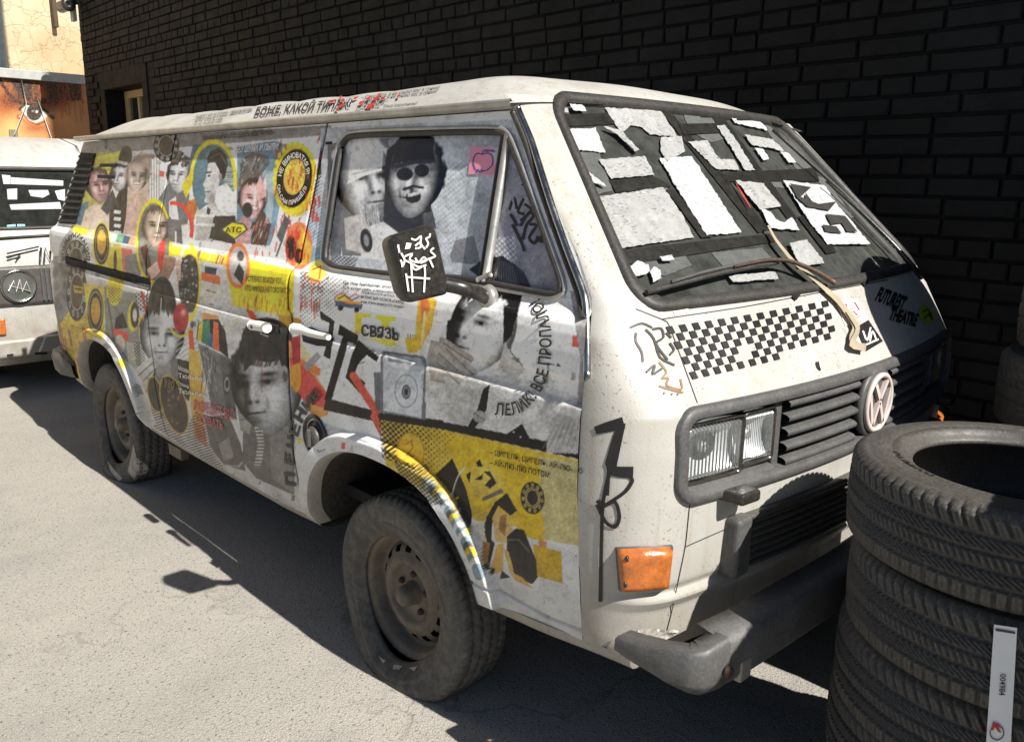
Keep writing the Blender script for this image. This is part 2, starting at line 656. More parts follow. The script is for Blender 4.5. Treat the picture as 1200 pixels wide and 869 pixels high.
    def face(s, cx, cy, h, tilt=0.0, yaw=0.0, tint=(1, 1, 1), hair=.12, hairh=.55, light=-1, side=.35, brow=1.0, beard=0.0, base=.70):
        """a generic grey printed portrait head: h is chin to crown in pixels"""
        R = h*.8
        r = s.patch(cx-R, cy-R, cx+R, cy+R)
        if not r:
            return
        X, Y = r[1]-cx, r[2]-cy
        c, n = math.cos(math.radians(tilt)), math.sin(math.radians(tilt))
        U, V = (X*c+Y*n)/(.36*h), (-X*n+Y*c)/(.5*h)
        G = lambda u, v, a, b: np.exp(-((U-u)/a)**2-((V-v)/b)**2)
        wd = np.where(V > 0, 1-.38*np.clip(V, 0, 1)**2.2, 1.0)
        q = np.sqrt((U/wd)**2+V**2)
        m = np.clip((1-q)*h*.3+.5, 0, 1)
        y = yaw
        t = base+.10*light*-U*1.0-.18*np.clip(q, 0, 1)**4
        t -= .26*G(y-.37, -.10, .22, .085)+.26*G(y+.37, -.10, .22, .085)+.16*G(y-.20, -.06, .08, .10)+.16*G(y+.20, -.06, .08, .10)
        t -= .40*brow*(G(y-.40, -.24, .22, .045)+G(y+.40, -.24, .22, .045))
        t -= .45*(G(y-.37, -.07, .065, .032)+G(y+.37, -.07, .065, .032))+.30*(G(y-.37, -.105, .15, .018)+G(y+.37, -.105, .15, .018))
        t += .14*(G(y-.30, -.10, .04, .03)+G(y+.46, -.10, .04, .03))
        t += .16*G(y*1.25, .12, .09, .22)
        t -= .20*G(y*1.25+.17*-light, .14, .10, .22)
        t -= .34*(G(y*1.25-.10, .30, .07, .04)+G(y*1.25+.10, .30, .07, .04))
        t -= .40*G(y*1.1, .52, .22, .022)+.12*(G(y*1.1-.24, .50, .05, .05)+G(y*1.1+.24, .50, .05, .05))+.10*(G(y-.30, .36, .04, .14)+G(y+.30, .36, .04, .14))
        t -= .14*G(y*1.1, .60, .20, .04)
        t += .08*G(y*1.1, .58, .16, .03)
        t -= .12*G(y*1.1, .70, .18, .05)
        t += .12*(G(y-.50, .22, .20, .16)+G(y+.50, .22, .20, .16))
        t -= .34*sm(.15, 1.05, U*-light)+.16*sm(.6, 1.0, np.abs(U)+.3*np.clip(V, 0, 1))
        if beard:
            t += beard*(G(0, .75, .6, .3))*(.6+.4*np.sin(U*40+V*9))
        nz = rng.normal(0, .025, U.shape)
        tn = np.clip((t-.5)*1.45+.5+nz, .05, .95)
        s.put(r[0], m, tn[..., None]*np.array(tint, np.float32)*255*.98)
        # ear
        pass
        # hair: uneven hairline, streaks and a soft outline
        ns = .06*np.sin(U*13+3*yaw+V*2)+.05*np.sin(U*31+1.3)+.03*np.sin(U*57)
        hl = -.56-.16*np.cos(U*1.9+y*1.5)+ns
        qq = np.sqrt((U/1.10)**2+((V+.06)/1.10)**2)
        top = np.clip((hl-V)*9, 0, 1)
        sd = np.clip((np.abs(U+.15*y)-.84+.10*np.clip(V+.2, 0, 1))*10, 0, 1)*np.clip((side-V)*8, 0, 1)*(V > -.7)
        out = np.clip((1.0+.025*np.sin(np.arctan2(V, U)*13+yaw*9)+.012*np.sin(np.arctan2(V, U)*37)-qq)*14, 0, 1)
        hm = np.maximum(top, sd)*out
        st = hair+.09*np.sin(U*30+V*9+2.5*np.sin(V*5+U*3))*(.5+.5*np.sin(U*9+V*4))+rng.normal(0, .025, U.shape)+.16*G(light*-.35, -.78, .35, .12)
        s.put(r[0], hm*.97, np.clip(st, .03, .95)[..., None]*np.array(tint, np.float32)*255)

    def drips(s, xa, ya, xb, yb, k, col, wl=(.5, 1.6), ll=(3, 15)):
        for _ in range(k):
            x, y = rnd.uniform(xa, xb), rnd.uniform(ya, yb)
            L = rnd.uniform(*ll)
            s.line([(x, y), (x+rnd.uniform(-2, .5)*L/10, y+L)], rnd.uniform(*wl), col, rnd.uniform(.6, 1))

    def dial(s, cx, cy, rx, ry, ink, pap, rot=0, core=None):
        s.ell(cx, cy, rx, ry, ink, 1, rot)
        s.ell(cx, cy, rx*.62, ry*.62, pap, 1, rot, ring=max(.8, rx*.07))
        if core is not None:
            s.ell(cx, cy, rx*.52, ry*.52, core, 1, rot)
        c, n = math.cos(math.radians(rot)), math.sin(math.radians(rot))
        for k in range(11):
            t = 2*math.pi*k/11+.3
            u, v = rx*.80*math.cos(t), ry*.80*math.sin(t)
            s.ell(cx+u*c-v*n, cy+u*n+v*c, rx*.115, ry*.115, pap, 1, rot)
            s.ell(cx+u*c-v*n, cy+u*n+v*c, rx*.05, ry*.05, ink, 1, rot)

    def sample(s, P):
        """colour at pixel positions, linear"""
        x = np.clip((P[:, 0]-s.x0)*s.S-.5, 0, s.w-1.001)
        y = np.clip((P[:, 1]-s.y0)*s.S-.5, 0, s.h-1.001)
        i, j = y.astype(int), x.astype(int)
        fy, fx = (y-i)[:, None], (x-j)[:, None]
        a = s.a
        c = (a[i, j]*(1-fx)+a[i, j+1]*fx)*(1-fy)+(a[i+1, j]*(1-fx)+a[i+1, j+1]*fx)*fy
        return srgb(np.clip(c, 0, 255))


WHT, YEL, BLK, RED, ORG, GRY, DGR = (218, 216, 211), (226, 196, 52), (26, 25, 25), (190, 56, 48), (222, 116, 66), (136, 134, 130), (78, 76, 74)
BLU, OCH, PNK, OLV = (112, 138, 152), (196, 150, 52), (214, 160, 150), (168, 160, 88)


def paint_collage():
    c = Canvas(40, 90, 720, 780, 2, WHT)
    P, E_, F_ = c.poly, c.ell, c.face
    # broad zones
    P([(60, 300), (345, 330), (345, 420), (60, 380)], (196, 193, 186))
    P([(90, 164), (388, 147), (388, 158), (88, 183)], (132, 128, 124))
    # scattered small print that fills the ground
    for _ in range(420):
        x, y = rnd.uniform(70, 680), rnd.uniform(165, 640)
        if x > 360 and rnd.random() < .55:
            continue
        k = rnd.random(); z = .5+.6*max(0, x-60)/600
        w_, h_ = rnd.uniform(3, 11)*z, rnd.uniform(4, 15)*z
        g = rnd.uniform(60, 205)
        q4 = [(x, y), (x+w_, y+w_*.2), (x+w_-1, y+h_), (x-1, y+h_-1)]
        if k < .35: P(q4, (g, g*.985, g*.96), .8)
        elif k < .5: c.dots(q4, rnd.uniform(2, 4), .34, (g*.5,)*3)
        elif k < .62: c.stripes(q4, rnd.uniform(1.5, 3), .45, (g*.5,)*3, rnd.choice([0, 20, 90]))
        elif k < .74: c.line([(x, y), (x+rnd.uniform(-9, 9), y+rnd.uniform(-9, 9)), (x+rnd.uniform(-9, 9), y+rnd.uniform(-9, 9))], rnd.uniform(.6, 1.6), (g*.6,)*3)
        elif k < .82: c.ell(x, y, w_*.4, h_*.4, (g*.6,)*3, .8, ring=1)
        else: P(q4, rnd.choice([YEL, RED, ORG, OCH, BLU, (176, 150, 130)]), .75)
    # ---- rear upper quarter
    P([(88, 280), (108, 180), (128, 177), (128, 282)], OLV)
    P([(112, 184), (141, 177), (138, 215), (108, 232)], (206, 194, 84))
    P([(92, 240), (104, 236), (100, 275), (86, 275)], (92, 118, 128))
    P([(90, 282), (100, 246), (112, 238), (130, 246), (132, 286)], (206, 184, 168))
    F_(116, 218, 40, -6, .15, (1, .80, .80), .28, light=1)
    P([(128, 250), (148, 205), (152, 228), (142, 288), (128, 288)], (48, 46, 46))
    P([(118, 244), (132, 222), (137, 236), (126, 252)], (70, 70, 72))
    F_(141, 207, 34, 8, -.3, hair=.1)
    E_(147, 184, 7.5, 13, (44, 43, 44), 1, 12)
    P([(137, 188), (150, 190), (149, 194), (136, 191)], (190, 188, 180))
    P([(150, 215), (156, 185), (166, 178), (178, 182), (176, 205), (170, 275), (146, 282)], (190, 168, 148))
    F_(160, 207, 37, 6, .1, (1, .90, .84), .62, light=-1, base=.78)
    P([(148, 250), (160, 232), (172, 245), (168, 282), (144, 284)], (204, 172, 162))
    for y in (246, 254, 262, 270):
        P([(134, y), (142, y+1), (141, y+5), (133, y+4)], WHT)
    c.stripes([(174, 182), (188, 180), (188, 262), (170, 262)], 3, .35, (150, 146, 140), 90)
    c.dots([(150, 184), (178, 180), (176, 210), (156, 214)], 2.6, .22, (70, 68, 66))
    # curly man
    P([(184, 236), (198, 214), (222, 226), (220, 262), (196, 268), (186, 256)], (110, 112, 114))
    P([(198, 236), (206, 230), (210, 262), (198, 262)], WHT)
    F_(210, 206, 40, 4, -.2, hair=.2, base=.76)
    for k in range(40):
        a, q = rnd.uniform(0, 6.28), rnd.uniform(.5, 1)
        E_(212+11*q*math.cos(a), 188+10*q*math.sin(a), 1.6, 2, (52, 50, 48) if k % 2 else (96, 92, 88))
    c.dial(195, 171, 15, 19, BLK, (196, 192, 186), 0, (60, 54, 50))
    # diagonals and profile man
    P([(214, 232), (244, 168), (226, 170), (222, 190)], (84, 106, 116))
    P([(213, 218), (229, 191), (234, 198), (218, 233)], YEL)
    P([(229, 191), (237, 176), (241, 189), (234, 198)], (170, 162, 70))
    P([(226, 229), (237, 203), (240, 205), (230, 233)], (226, 160, 50))
    P([(219, 236), (234, 231), (225, 268), (217, 246)], (186, 112, 58))
    E_(250, 212, 25, 45, (92, 120, 130), 1)
    c.stripes([(262, 196), (276, 196), (274, 230), (262, 226)], 2.2, .4, (190, 186, 170), 0)
    E_(250, 212, 26, 46, YEL, 1, ring=4.5, a0=180, a1=372)
    q = lambda L: [(210+.184*x, 150+.184*y) for x, y in L]
    P(q([(185, 225), (240, 220), (265, 300), (250, 380), (350, 420), (350, 560), (120, 560), (130, 520), (190, 480), (160, 470), (170, 430), (158, 410), (165, 385), (150, 360), (170, 320)]), (192, 190, 186))
    c.blob(248, 232, 6, 10, (120, 118, 116), .6)
    P(q([(240, 380), (300, 350), (350, 420), (350, 540), (255, 520), (225, 470)]), (214, 212, 208))
    P(q([(185, 225), (175, 195), (200, 150), (250, 125), (300, 170), (310, 230), (290, 320), (265, 330), (255, 270), (225, 215)]), (44, 42, 42))
    c.line(q([(200, 190), (260, 160), (300, 230)]), 1.2, (110, 106, 102))
    c.line(q([(172, 285), (200, 282)]), 2, (60, 58, 58)); c.ell(*q([(190, 305)])[0], 1.6, 1.2, (50, 48, 48))
    c.line(q([(165, 408), (195, 405)]), 1.4, (90, 84, 82)); c.ell(*q([(262, 310)])[0], 2.2, 4, (150, 146, 142))
    P(q([(180, 500), (200, 520), (190, 560), (175, 540)]), (60, 58, 58))
    P(q([(110, 560), (220, 560), (190, 720), (100, 715)]), (176, 174, 168))
    P(q([(190, 705), (222, 560), (360, 560), (360, 742)]), (62, 56, 52))
    for y in (548, 605):
        P(q([(100, y), (225, y+5), (225, y+22), (98, y+17)]), (226, 224, 218), .8)
    # blue panel with pink figure
    P([(278, 172), (322, 165), (336, 170), (338, 190), (322, 272), (316, 288), (277, 284)], BLU)
    P([(279, 216), (284, 186), (296, 178), (314, 182), (316, 192), (300, 212), (282, 222)], (96, 92, 86))
    for k in range(46):
        x, y = rnd.uniform(282, 313), rnd.uniform(182, 215)
        c.line([(x, y), (x+rnd.uniform(-5, 2), y+rnd.uniform(3, 8))], 1.4, rnd.choice([(60, 58, 56), (150, 160, 160), (120, 100, 90), (96, 118, 124)]))
    F_(296, 234, 46, 6, .15, (1.08, .88, .86), .2, base=.76, hairh=.3)
    P([(300, 218), (305, 206), (308, 214), (312, 204), (312, 230), (302, 236)], (214, 168, 160))
    E_(290, 246, 6, 9, (52, 52, 54)); P([(278, 262), (286, 252), (296, 262), (292, 286), (278, 284)], (178, 140, 138))
    P([(296, 262), (308, 246), (318, 262), (312, 288), (294, 286)], (84, 66, 58))
    for k in range(26):
        x, y = rnd.uniform(296, 314), rnd.uniform(250, 280)
        c.line([(x, y), (x-2, y+7)], 1, rnd.choice([(50, 44, 40), (150, 110, 100), (160, 150, 140)]))
    c.dots([(309, 200), (324, 200), (318, 262), (312, 262)], 3, .33, (214, 212, 206))
    c.dots([(300, 172), (338, 172), (330, 200), (312, 205)], 3, .2, (70, 96, 112))
    # ATC badge
    P([(259, 269), (272, 259), (286, 262), (291, 269), (275, 281)], DGR)
    P([(261, 269), (272, 261), (285, 263.5), (288, 269), (275, 279)], YEL)
    # round badge and its splashes
    E_(346, 210, 24.5, 41, YEL, 1, 8)
    for k in range(26):
        t = k*.2417
        E_(346+24*math.cos(t), 210+41*math.sin(t), 2.6, 3.6, YEL)
    E_(345, 209, 20.5, 34.5, BLK, 1, 8)
    E_(345, 207, 12.5, 21.5, (214, 178, 84), 1, 8)
    for k in range(14):
        t = rnd.uniform(0, 6.28)
        c.line([(345+9*math.cos(t)*rnd.random(), 207+15*math.sin(t)*rnd.random()), (345+9*math.cos(t), 207+14*math.sin(t))], .8, (150, 116, 50))
    # strip in front of the seam
    P([(384, 150), (402, 150), (396, 170), (384, 300), (352, 312), (366, 232)], (128, 152, 166))
    P([(378, 160), (386, 150), (390, 152), (362, 262), (354, 300)], (40, 46, 58))
    c.dots([(370, 205), (396, 205), (384, 290), (356, 290)], 4.2, .34, (210, 214, 214), .3)
    c.drips(362, 160, 400, 262, 34, RED, (.8, 2.6), (3, 13))
    c.drips(322, 160, 378, 270, 52, (170, 46, 42), (.5, 1.9), (2, 9))
    c.drips(296, 256, 345, 300, 22, (196, 58, 48), (.5, 1.6), (3, 12))
    P([(324, 276), (334, 252), (340, 258), (330, 286)], (96, 94, 94))
    c.line([(331, 280), (324, 300)], 2, (84, 82, 82))
    E_(350, 288, 16, 28, (232, 122, 88)); P([(352, 262), (366, 290), (364, 308), (346, 312)], (226, 170, 70))
    E_(341, 290, 6, 14, (44, 36, 34)); E_(350, 300, 5, 9, (60, 40, 36))
    c.drips(336, 262, 362, 300, 26, (206, 60, 52), (.8, 2), (4, 12))
    # ---- belt crest and belt face, rear
    P([(84, 262), (345, 312), (345, 372), (60, 308)], (204, 200, 192))
    P([(84, 263), (104, 267), (104, 276), (80, 272)], YEL)
    xs = [104, 112, 118, 128, 138, 146, 153, 162, 172, 182, 192, 204]
    cs = [(200, 190, 160), (60, 56, 52), (206, 190, 150), (206, 204, 196), (110, 160, 130), (60, 84, 104), (226, 150, 120), (90, 96, 104), (226, 200, 196), (120, 100, 96), (226, 210, 200)]
    for i, k in enumerate(cs):
        ya = 267+(xs[i]-104)*.21; yb = 267+(xs[i+1]-104)*.21
        P([(xs[i], ya), (xs[i+1], yb), (xs[i+1]-3, yb+9), (xs[i]-3, ya+9)], k)
    P([(198, 287), (345, 316), (345, 326), (196, 298)], YEL)
    for k in range(40):
        x = rnd.uniform(200, 345); y = 287+(x-198)*.2
        c.line([(x, y+1), (x-3, y+9)], rnd.uniform(1, 3.4), rnd.choice([(216, 212, 204), (206, 70, 60), (230, 210, 120), YEL, (120, 110, 100)]))
    P([(70, 286), (86, 262), (84, 300), (66, 330)], (150, 150, 148))
    c.dial(89, 305, 13, 24, (58, 57, 56), (190, 188, 180), 0)
    E_(119, 287, 10.5, 27, YEL); E_(119, 286, 9, 24, BLK); E_(119, 283, 5.5, 15, (190, 150, 66)); E_(119, 286, 7.4, 20, (150, 140, 120), ring=1)
    E_(137, 312, 11, 26, (214, 194, 70)); E_(135, 306, 2, 12, (60, 58, 50)); E_(137, 332, 8, 14, (206, 188, 78))
    P([(142, 290), (155, 292), (155, 316), (144, 318)], (206, 110, 100))
    P([(146, 300), (164, 296), (166, 322), (148, 326)], (130, 128, 124))
    # ring portrait
    E_(180, 283, 20, 48, (120, 122, 112)); F_(183, 266, 46, 3, .1, (1, .88, .78), .34, base=.74, side=.6)
    P([(164, 290), (172, 286), (182, 330), (176, 330)], (90, 56, 50)); P([(186, 286), (194, 280), (192, 318), (184, 322)], (190, 62, 56))
    P([(172, 316), (184, 306), (188, 318), (178, 328)], (214, 176, 160))
    E_(180, 283, 20, 48, YEL, ring=3)
    E_(203, 268, 22, 30, (206, 76, 60), ring=4.5, a0=260, a1=380)
    P([(196, 256), (212, 258), (214, 286), (198, 282)], (110, 108, 106)); c.line([(206, 272), (206, 286)], 2, WHT)
    P([(192, 298), (206, 302), (204, 342), (188, 336)], (150, 120, 104)); P([(196, 330), (206, 310), (216, 346), (196, 344)], (214, 210, 204))
    E_(222, 332, 13, 34, (70, 68, 66)); E_(220, 330, 14, 44, YEL, ring=2.6, a0=280, a1=460)
    for k in range(50):
        E_(rnd.uniform(212, 232), rnd.uniform(300, 360), 1.2, 1.6, rnd.choice([(40, 38, 38), (120, 116, 112), (170, 168, 162)]))
    P([(206, 306), (212, 302), (212, 328), (207, 330)], (196, 164, 150))
    E_(246, 345, 9, 26, (204, 196, 186)); P([(236, 318), (258, 324), (258, 334), (236, 328)], (224, 112, 70)); P([(240, 312), (254, 314), (253, 322), (240, 320)], (52, 66, 86))
    c.line([(242, 340), (246, 341)], 1.2, DGR); c.line([(249, 342), (253, 343)], 1.2, DGR); c.line([(246, 356), (250, 357)], 1, DGR)
    P([(238, 366), (256, 370), (258, 384), (236, 380)], (206, 140, 90))
    P([(262, 298), (300, 306), (345, 317), (343, 371), (300, 364), (273, 358)], YEL)
    E_(279, 311, 13.5, 27, (232, 120, 70)); E_(279, 311, 10, 22, (170, 168, 164)); P([(274, 322), (280, 308), (286, 318), (284, 334)], (54, 54, 56)); E_(282, 300, 4, 6, (70, 68, 68))
    c.drips(280, 345, 342, 360, 30, (150, 100, 30), (.4, 1), (4, 14))
    c.drips(300, 352, 340, 362, 10, (200, 60, 40), (.5, 1), (4, 10))
    P([(288, 362), (296, 364), (307, 382), (300, 386)], (206, 74, 44))
    P([(326, 368), (352, 373), (354, 390), (330, 388)], OCH)
    # ---- rear lower
    P([(62, 300), (78, 300), (84, 360), (64, 388)], (142, 142, 140))
    for k in range(20):
        c.blob(rnd.uniform(64, 80), rnd.uniform(310, 375), 3, 5, (84, 84, 84), .5)
    P([(64, 388), (84, 360), (110, 376), (106, 452), (92, 444), (66, 420)], (216, 184, 84))
    for k in range(26):
        x, y = rnd.uniform(66, 104), rnd.uniform(376, 425)
        c.line([(x, y), (x+3, y+rnd.uniform(8, 24))], rnd.uniform(1, 2.6), rnd.choice([(196, 120, 110), (120, 96, 110), (226, 200, 120), (176, 100, 80)]), .8)
    c.dial(90, 342, 12, 34, (52, 51, 50), (186, 184, 176), 0, (70, 66, 60))
    P([(86, 334), (97, 336), (96, 344), (87, 343)], (170, 150, 70)); c.line([(88, 338), (95, 339)], 1.3, BLK)
    P([(98, 332), (122, 336), (122, 398), (104, 392)], (208, 184, 84)); E_(112, 364, 11, 29, (214, 188, 74)); E_(112, 364, 9.3, 26, (46, 45, 44)); E_(112, 364, 8, 22, (170, 160, 130), ring=1.1); E_(112, 364, 5.6, 16, (190, 150, 68))
    P([(122, 336), (160, 344), (166, 440), (138, 412), (124, 398)], (140, 140, 132))
    E_(134, 340, 9, 18, (216, 192, 66)); c.dots([(126, 336), (143, 338), (140, 356), (128, 354)], 4, .25, DGR)
    P([(136, 372), (144, 366), (150, 384), (134, 386)], (42, 40, 42)); P([(130, 383), (151, 390), (150, 400), (131, 392)], (214, 84, 70)); E_(140, 404, 6, 12, (190, 176, 160))
    c.line([(126, 350), (134, 400), (150, 440)], 2, (100, 98, 94)); P([(148, 400), (160, 402), (164, 440), (150, 424)], (176, 170, 160))
    E_(156, 371, 6.5, 17, YEL); E_(158, 369, 5, 15, (52, 52, 52)); E_(158, 369, 2.6, 8, (206, 202, 190))
    c.dots([(158, 342), (176, 345), (174, 368), (160, 362)], 5, .3, (60, 58, 58)); c.line([(166, 342), (172, 368)], 2.4, RED)
    P([(162, 372), (176, 368), (176, 392), (164, 398)], (222, 180, 60)); P([(164, 390), (176, 390), (172, 400), (166, 404)], (220, 120, 70)); E_(169, 382, 2, 3, DGR)
    P([(166, 398), (174, 396), (180, 412), (174, 412)], (224, 190, 70))
    c.dots([(156, 400), (168, 400), (172, 440), (160, 430)], 4, .33, (50, 48, 48), al=.9)
    # woman, lower sliding door
    P([(172, 428), (200, 416), (224, 430), (222, 470), (172, 452)], (120, 119, 116))
    E_(190, 366, 17, 42, (48, 47, 46)); P([(174, 380), (206, 384), (202, 420), (178, 412)], (52, 50, 50))
    P([(182, 420), (200, 424), (200, 448), (184, 440)], (150, 148, 144))
    F_(190, 394, 72, 3, .0, hair=.16, base=.74, hairh=.5, side=-.1)
    c.line([(189, 350), (188, 372)], 1.4, (180, 178, 172))
    P([(160, 430), (178, 418), (184, 428), (170, 458)], (186, 184, 178)); c.line([(162, 440), (180, 424)], 1, DGR); c.line([(168, 446), (182, 432)], 1, DGR)
    E_(212, 372, 9, 17, (160, 54, 56)); c.blob(215, 366, 3, 4, (230, 210, 206), .7); E_(212, 374, 14, 20, (220, 180, 60), ring=3, a0=30, a1=150)
    c.stripes([(206, 392), (246, 398), (240, 432), (206, 422)], 5, .25, (176, 172, 164), 35)
    P([(208, 420), (224, 424), (222, 468), (210, 462)], (56, 54, 54))
    P([(221, 388), (226, 386), (228, 410), (222, 410)], (214, 92, 52)); P([(221, 408), (234, 412), (240, 460), (238, 520), (228, 512), (222, 460)], (222, 172, 86)); P([(226, 492), (240, 500), (243, 524), (232, 516)], (222, 120, 86))
    # striped helmet and pay phone
    P([(230, 398), (232, 380), (240, 374), (256, 374), (264, 388), (268, 420), (256, 410)], (48, 46, 46))
    P([(231, 398), (233, 380), (238, 376), (238, 402)], (214, 184, 60)); P([(236, 400), (238, 376), (246, 374), (246, 406)], (70, 128, 104)); P([(245, 405), (246, 390), (249, 392), (249, 408)], (66, 104, 160)); P([(249, 408), (250, 376), (256, 378), (257, 412)], (224, 112, 62))
    P([(232, 402), (270, 420), (278, 492), (248, 478)], (118, 117, 114)); P([(258, 416), (270, 421), (276, 480), (264, 476)], (92, 92, 92))
    for k in range(26):
        c.line([(rnd.uniform(234, 256), rnd.uniform(404, 470)),]*1+[(rnd.uniform(234, 256), rnd.uniform(404, 470))], .9, rnd.choice([(180, 178, 172), (60, 58, 58)]), .6)
    E_(266, 450, 4, 9, (150, 148, 144)); E_(266, 450, 2, 5, (50, 50, 50)); E_(266, 450, 4, 10, (50, 50, 50), ring=1)
    # ovals with yellow rim, stripes
    c.stripes([(172, 440), (190, 470), (214, 508), (230, 480), (258, 520), (262, 552), (180, 500)], 3.1, .42, (66, 62, 56), 18)
    E_(182, 462, 9, 22, (196, 164, 70), 1, -12); E_(182, 462, 7.8, 20, (62, 58, 52), 1, -12)
    E_(204, 474, 15, 36, (196, 164, 70), 1, -16); E_(204, 474, 13.5, 34, (64, 58, 52), 1, -16)
    for k in range(16):
        c.blob(rnd.uniform(196, 212), rnd.uniform(455, 500), 1.6, 1.4, rnd.choice([(180, 110, 70), (170, 140, 70), (140, 90, 70)]), .8)
    P([(240, 488), (268, 486), (282, 520), (288, 552), (262, 544), (246, 522)], (104, 102, 98)); P([(256, 520), (268, 512), (274, 536), (262, 540)], (150, 146, 140))
    c.line([(250, 530), (262, 545), (280, 546), (290, 534), (286, 500)], 2, (176, 172, 164))
    # big portrait on the sliding door
    P([(285, 498), (300, 486), (330, 502), (345, 470), (345, 580), (300, 560), (284, 540)], (112, 110, 106))
    P([(316, 498), (340, 500), (345, 580), (318, 560)], (134, 131, 126))
    P([(278, 478), (290, 474), (297, 486), (292, 508), (282, 504)], (150, 148, 144)); c.line([(281, 484), (292, 482)], 1, DGR); c.line([(281, 492), (294, 490)], 1, DGR)
    P([(288, 470), (294, 462), (304, 486), (306, 512), (298, 500)], (46, 45, 45))
    F_(313, 452, 116, -6, -.34, hair=.10, base=.66, hairh=.55, light=1, side=-.15)
    E_(313, 398, 30, 26, (50, 49, 50), 1, 8); P([(284, 404), (300, 380), (332, 380), (345, 410), (344, 436), (332, 440), (328, 420), (306, 414), (286, 436)], (46, 45, 46))
    for k in range(30):
        x = rnd.uniform(288, 340)
        c.line([(x, 418-abs(x-312)*.1), (x-4, 430-abs(x-312)*.2)], 1.3, (64, 62, 62), .8)
    P([(302, 380), (306, 390), (316, 392), (326, 382)], (30, 30, 34)); c.line([(302, 380), (306, 391), (314, 394)], 1.2, (214, 214, 216))
    E_(334, 440, 5, 12, (158, 156, 152), 1, -6); E_(334, 441, 2.6, 7, (96, 94, 92), 1, -6)
    c.stripes([(298, 498), (308, 504), (310, 522), (306, 545), (298, 545), (302, 520)], 4, .5, (206, 202, 194), 0)
    c.line([(307, 400), (307, 460)], .8, (150, 60, 56), .7)
    # orange and red diagonals beside the seam
    P([(338, 398), (346, 404), (388, 466), (384, 486), (368, 492), (350, 456), (340, 452)], (214, 150, 90))
    P([(340, 420), (350, 418), (384, 462), (380, 478), (356, 470), (342, 446)], (206, 84, 78)); P([(342, 400), (352, 398), (374, 432), (370, 440), (346, 414)], (232, 190, 150)); P([(352, 420), (376, 432), (374, 441), (352, 428)], (224, 130, 70))
    E_(347, 440, 6, 20, (222, 150, 62)); P([(341, 396), (352, 392), (352, 424), (343, 428)], (170, 60, 66)); P([(356, 428), (372, 412), (376, 418), (360, 436)], (150, 146, 146))
    c.dots([(352, 318), (386, 322), (410, 330), (404, 372), (352, 384)], 5.0, .36, (52, 50, 50), .2, fade=((356, 320), (400, 384)))
    c.drips(352, 316, 376, 360, 24, RED, (.6, 1.6), (4, 22))
    E_(372, 318, 10, 14, (232, 202, 90), 1, 20); c.line([(366, 316), (376, 312), (374, 326)], 1.3, RED); c.line([(362, 326), (374, 330)], 2.4, (206, 90, 90))
    # cartoon truck
    E_(402, 350, 9, 5, (226, 190, 90)); P([(393, 352), (425, 356), (424, 362), (393, 359)], (84, 92, 112)); c.line([(394, 346), (402, 343), (408, 350), (416, 344), (424, 348)], 1.5, (196, 110, 130)); c.line([(396, 350), (404, 346), (412, 352), (420, 348)], 1, BLK)
    P([(404, 352), (424, 354), (423, 357), (404, 355)], (232, 140, 50)); E_(399, 361, 3, 3, BLK); E_(418, 363, 3, 3, BLK)
    # yellow ATC behind the word
    P([(416, 366), (436, 368), (434, 372), (424, 372), (424, 388), (416, 392)], (226, 196, 60)); P([(440, 369), (464, 371), (464, 376), (456, 376), (456, 384), (448, 384), (447, 376), (440, 374)], (226, 196, 60)); P([(430, 396), (462, 398), (466, 406), (452, 404)], (226, 196, 60), .9)
    # big black ATC strokes
    P([(375, 364), (392, 376), (387, 421), (379, 417), (384, 398), (370, 396), (372, 388), (385, 389), (386, 378), (376, 374)], BLK)
    P([(398, 380), (420, 393), (418, 405), (408, 400), (404, 416), (388, 470), (380, 468), (396, 412), (402, 394), (396, 392)], BLK)
    P([(420, 398), (444, 418), (441, 424), (430, 416), (421, 424), (414, 441), (420, 442), (428, 448), (424, 463), (405, 442), (412, 416)], BLK)
    P([(382, 466), (450, 484), (560, 497), (688, 526), (688, 540), (560, 512), (450, 496), (379, 480)], (42, 40, 39))
    c.line([(414, 440), (441, 482)], 9, (206, 92, 76)); P([(438, 478), (446, 494), (446, 512), (434, 488)], (206, 96, 80))
    # pay phone
    P([(446, 418), (449, 411), (496, 417), (502, 424), (500, 436), (499, 492), (446, 483)], (112, 113, 116)); P([(449, 418), (452, 414), (493, 420), (497, 428), (494, 490), (449, 481)], (176, 178, 180))
    P([(450, 480), (484, 434), (494, 436), (493, 489)], (196, 202, 206)); E_(476, 458, 13, 19, (120, 120, 122), ring=1); E_(476, 459, 5, 8, (70, 70, 72)); c.dial(476, 459, 5, 8, (64, 64, 66), (196, 196, 196))
    P([(455, 419), (482, 423), (482, 427), (455, 423)], (120, 120, 124)); P([(438, 436), (446, 436), (446, 482), (440, 480)], (104, 104, 106))
    # beer glass, girl with hand at mouth
    P([(485, 408), (490, 350), (500, 340), (512, 352), (506, 384), (492, 410)], (210, 170, 70)); P([(492, 345), (500, 342), (504, 362), (494, 380)], (216, 118, 72)); P([(474, 396), (492, 394), (490, 412), (478, 414)], (202, 172, 60)); c.line([(498, 366), (494, 404)], 3, (232, 214, 160), .8)
    P([(500, 418), (498, 470), (520, 494), (690, 526), (688, 470), (640, 450), (598, 440), (560, 440), (530, 420)], (190, 188, 184))
    P([(505, 398), (530, 405), (555, 430), (556, 448), (530, 452), (505, 446), (500, 420)], (156, 150, 142))
    P([(520, 440), (560, 440), (590, 470), (560, 500), (526, 492)], (174, 172, 168))
    F_(566, 384, 108, 14, -.46, hair=.08, base=.78, hairh=.5, light=1, side=-.5)
    P([(556, 330), (576, 300), (600, 298), (622, 320), (624, 340), (612, 346), (606, 372), (590, 400), (596, 360), (590, 344), (566, 352)], (36, 34, 36))
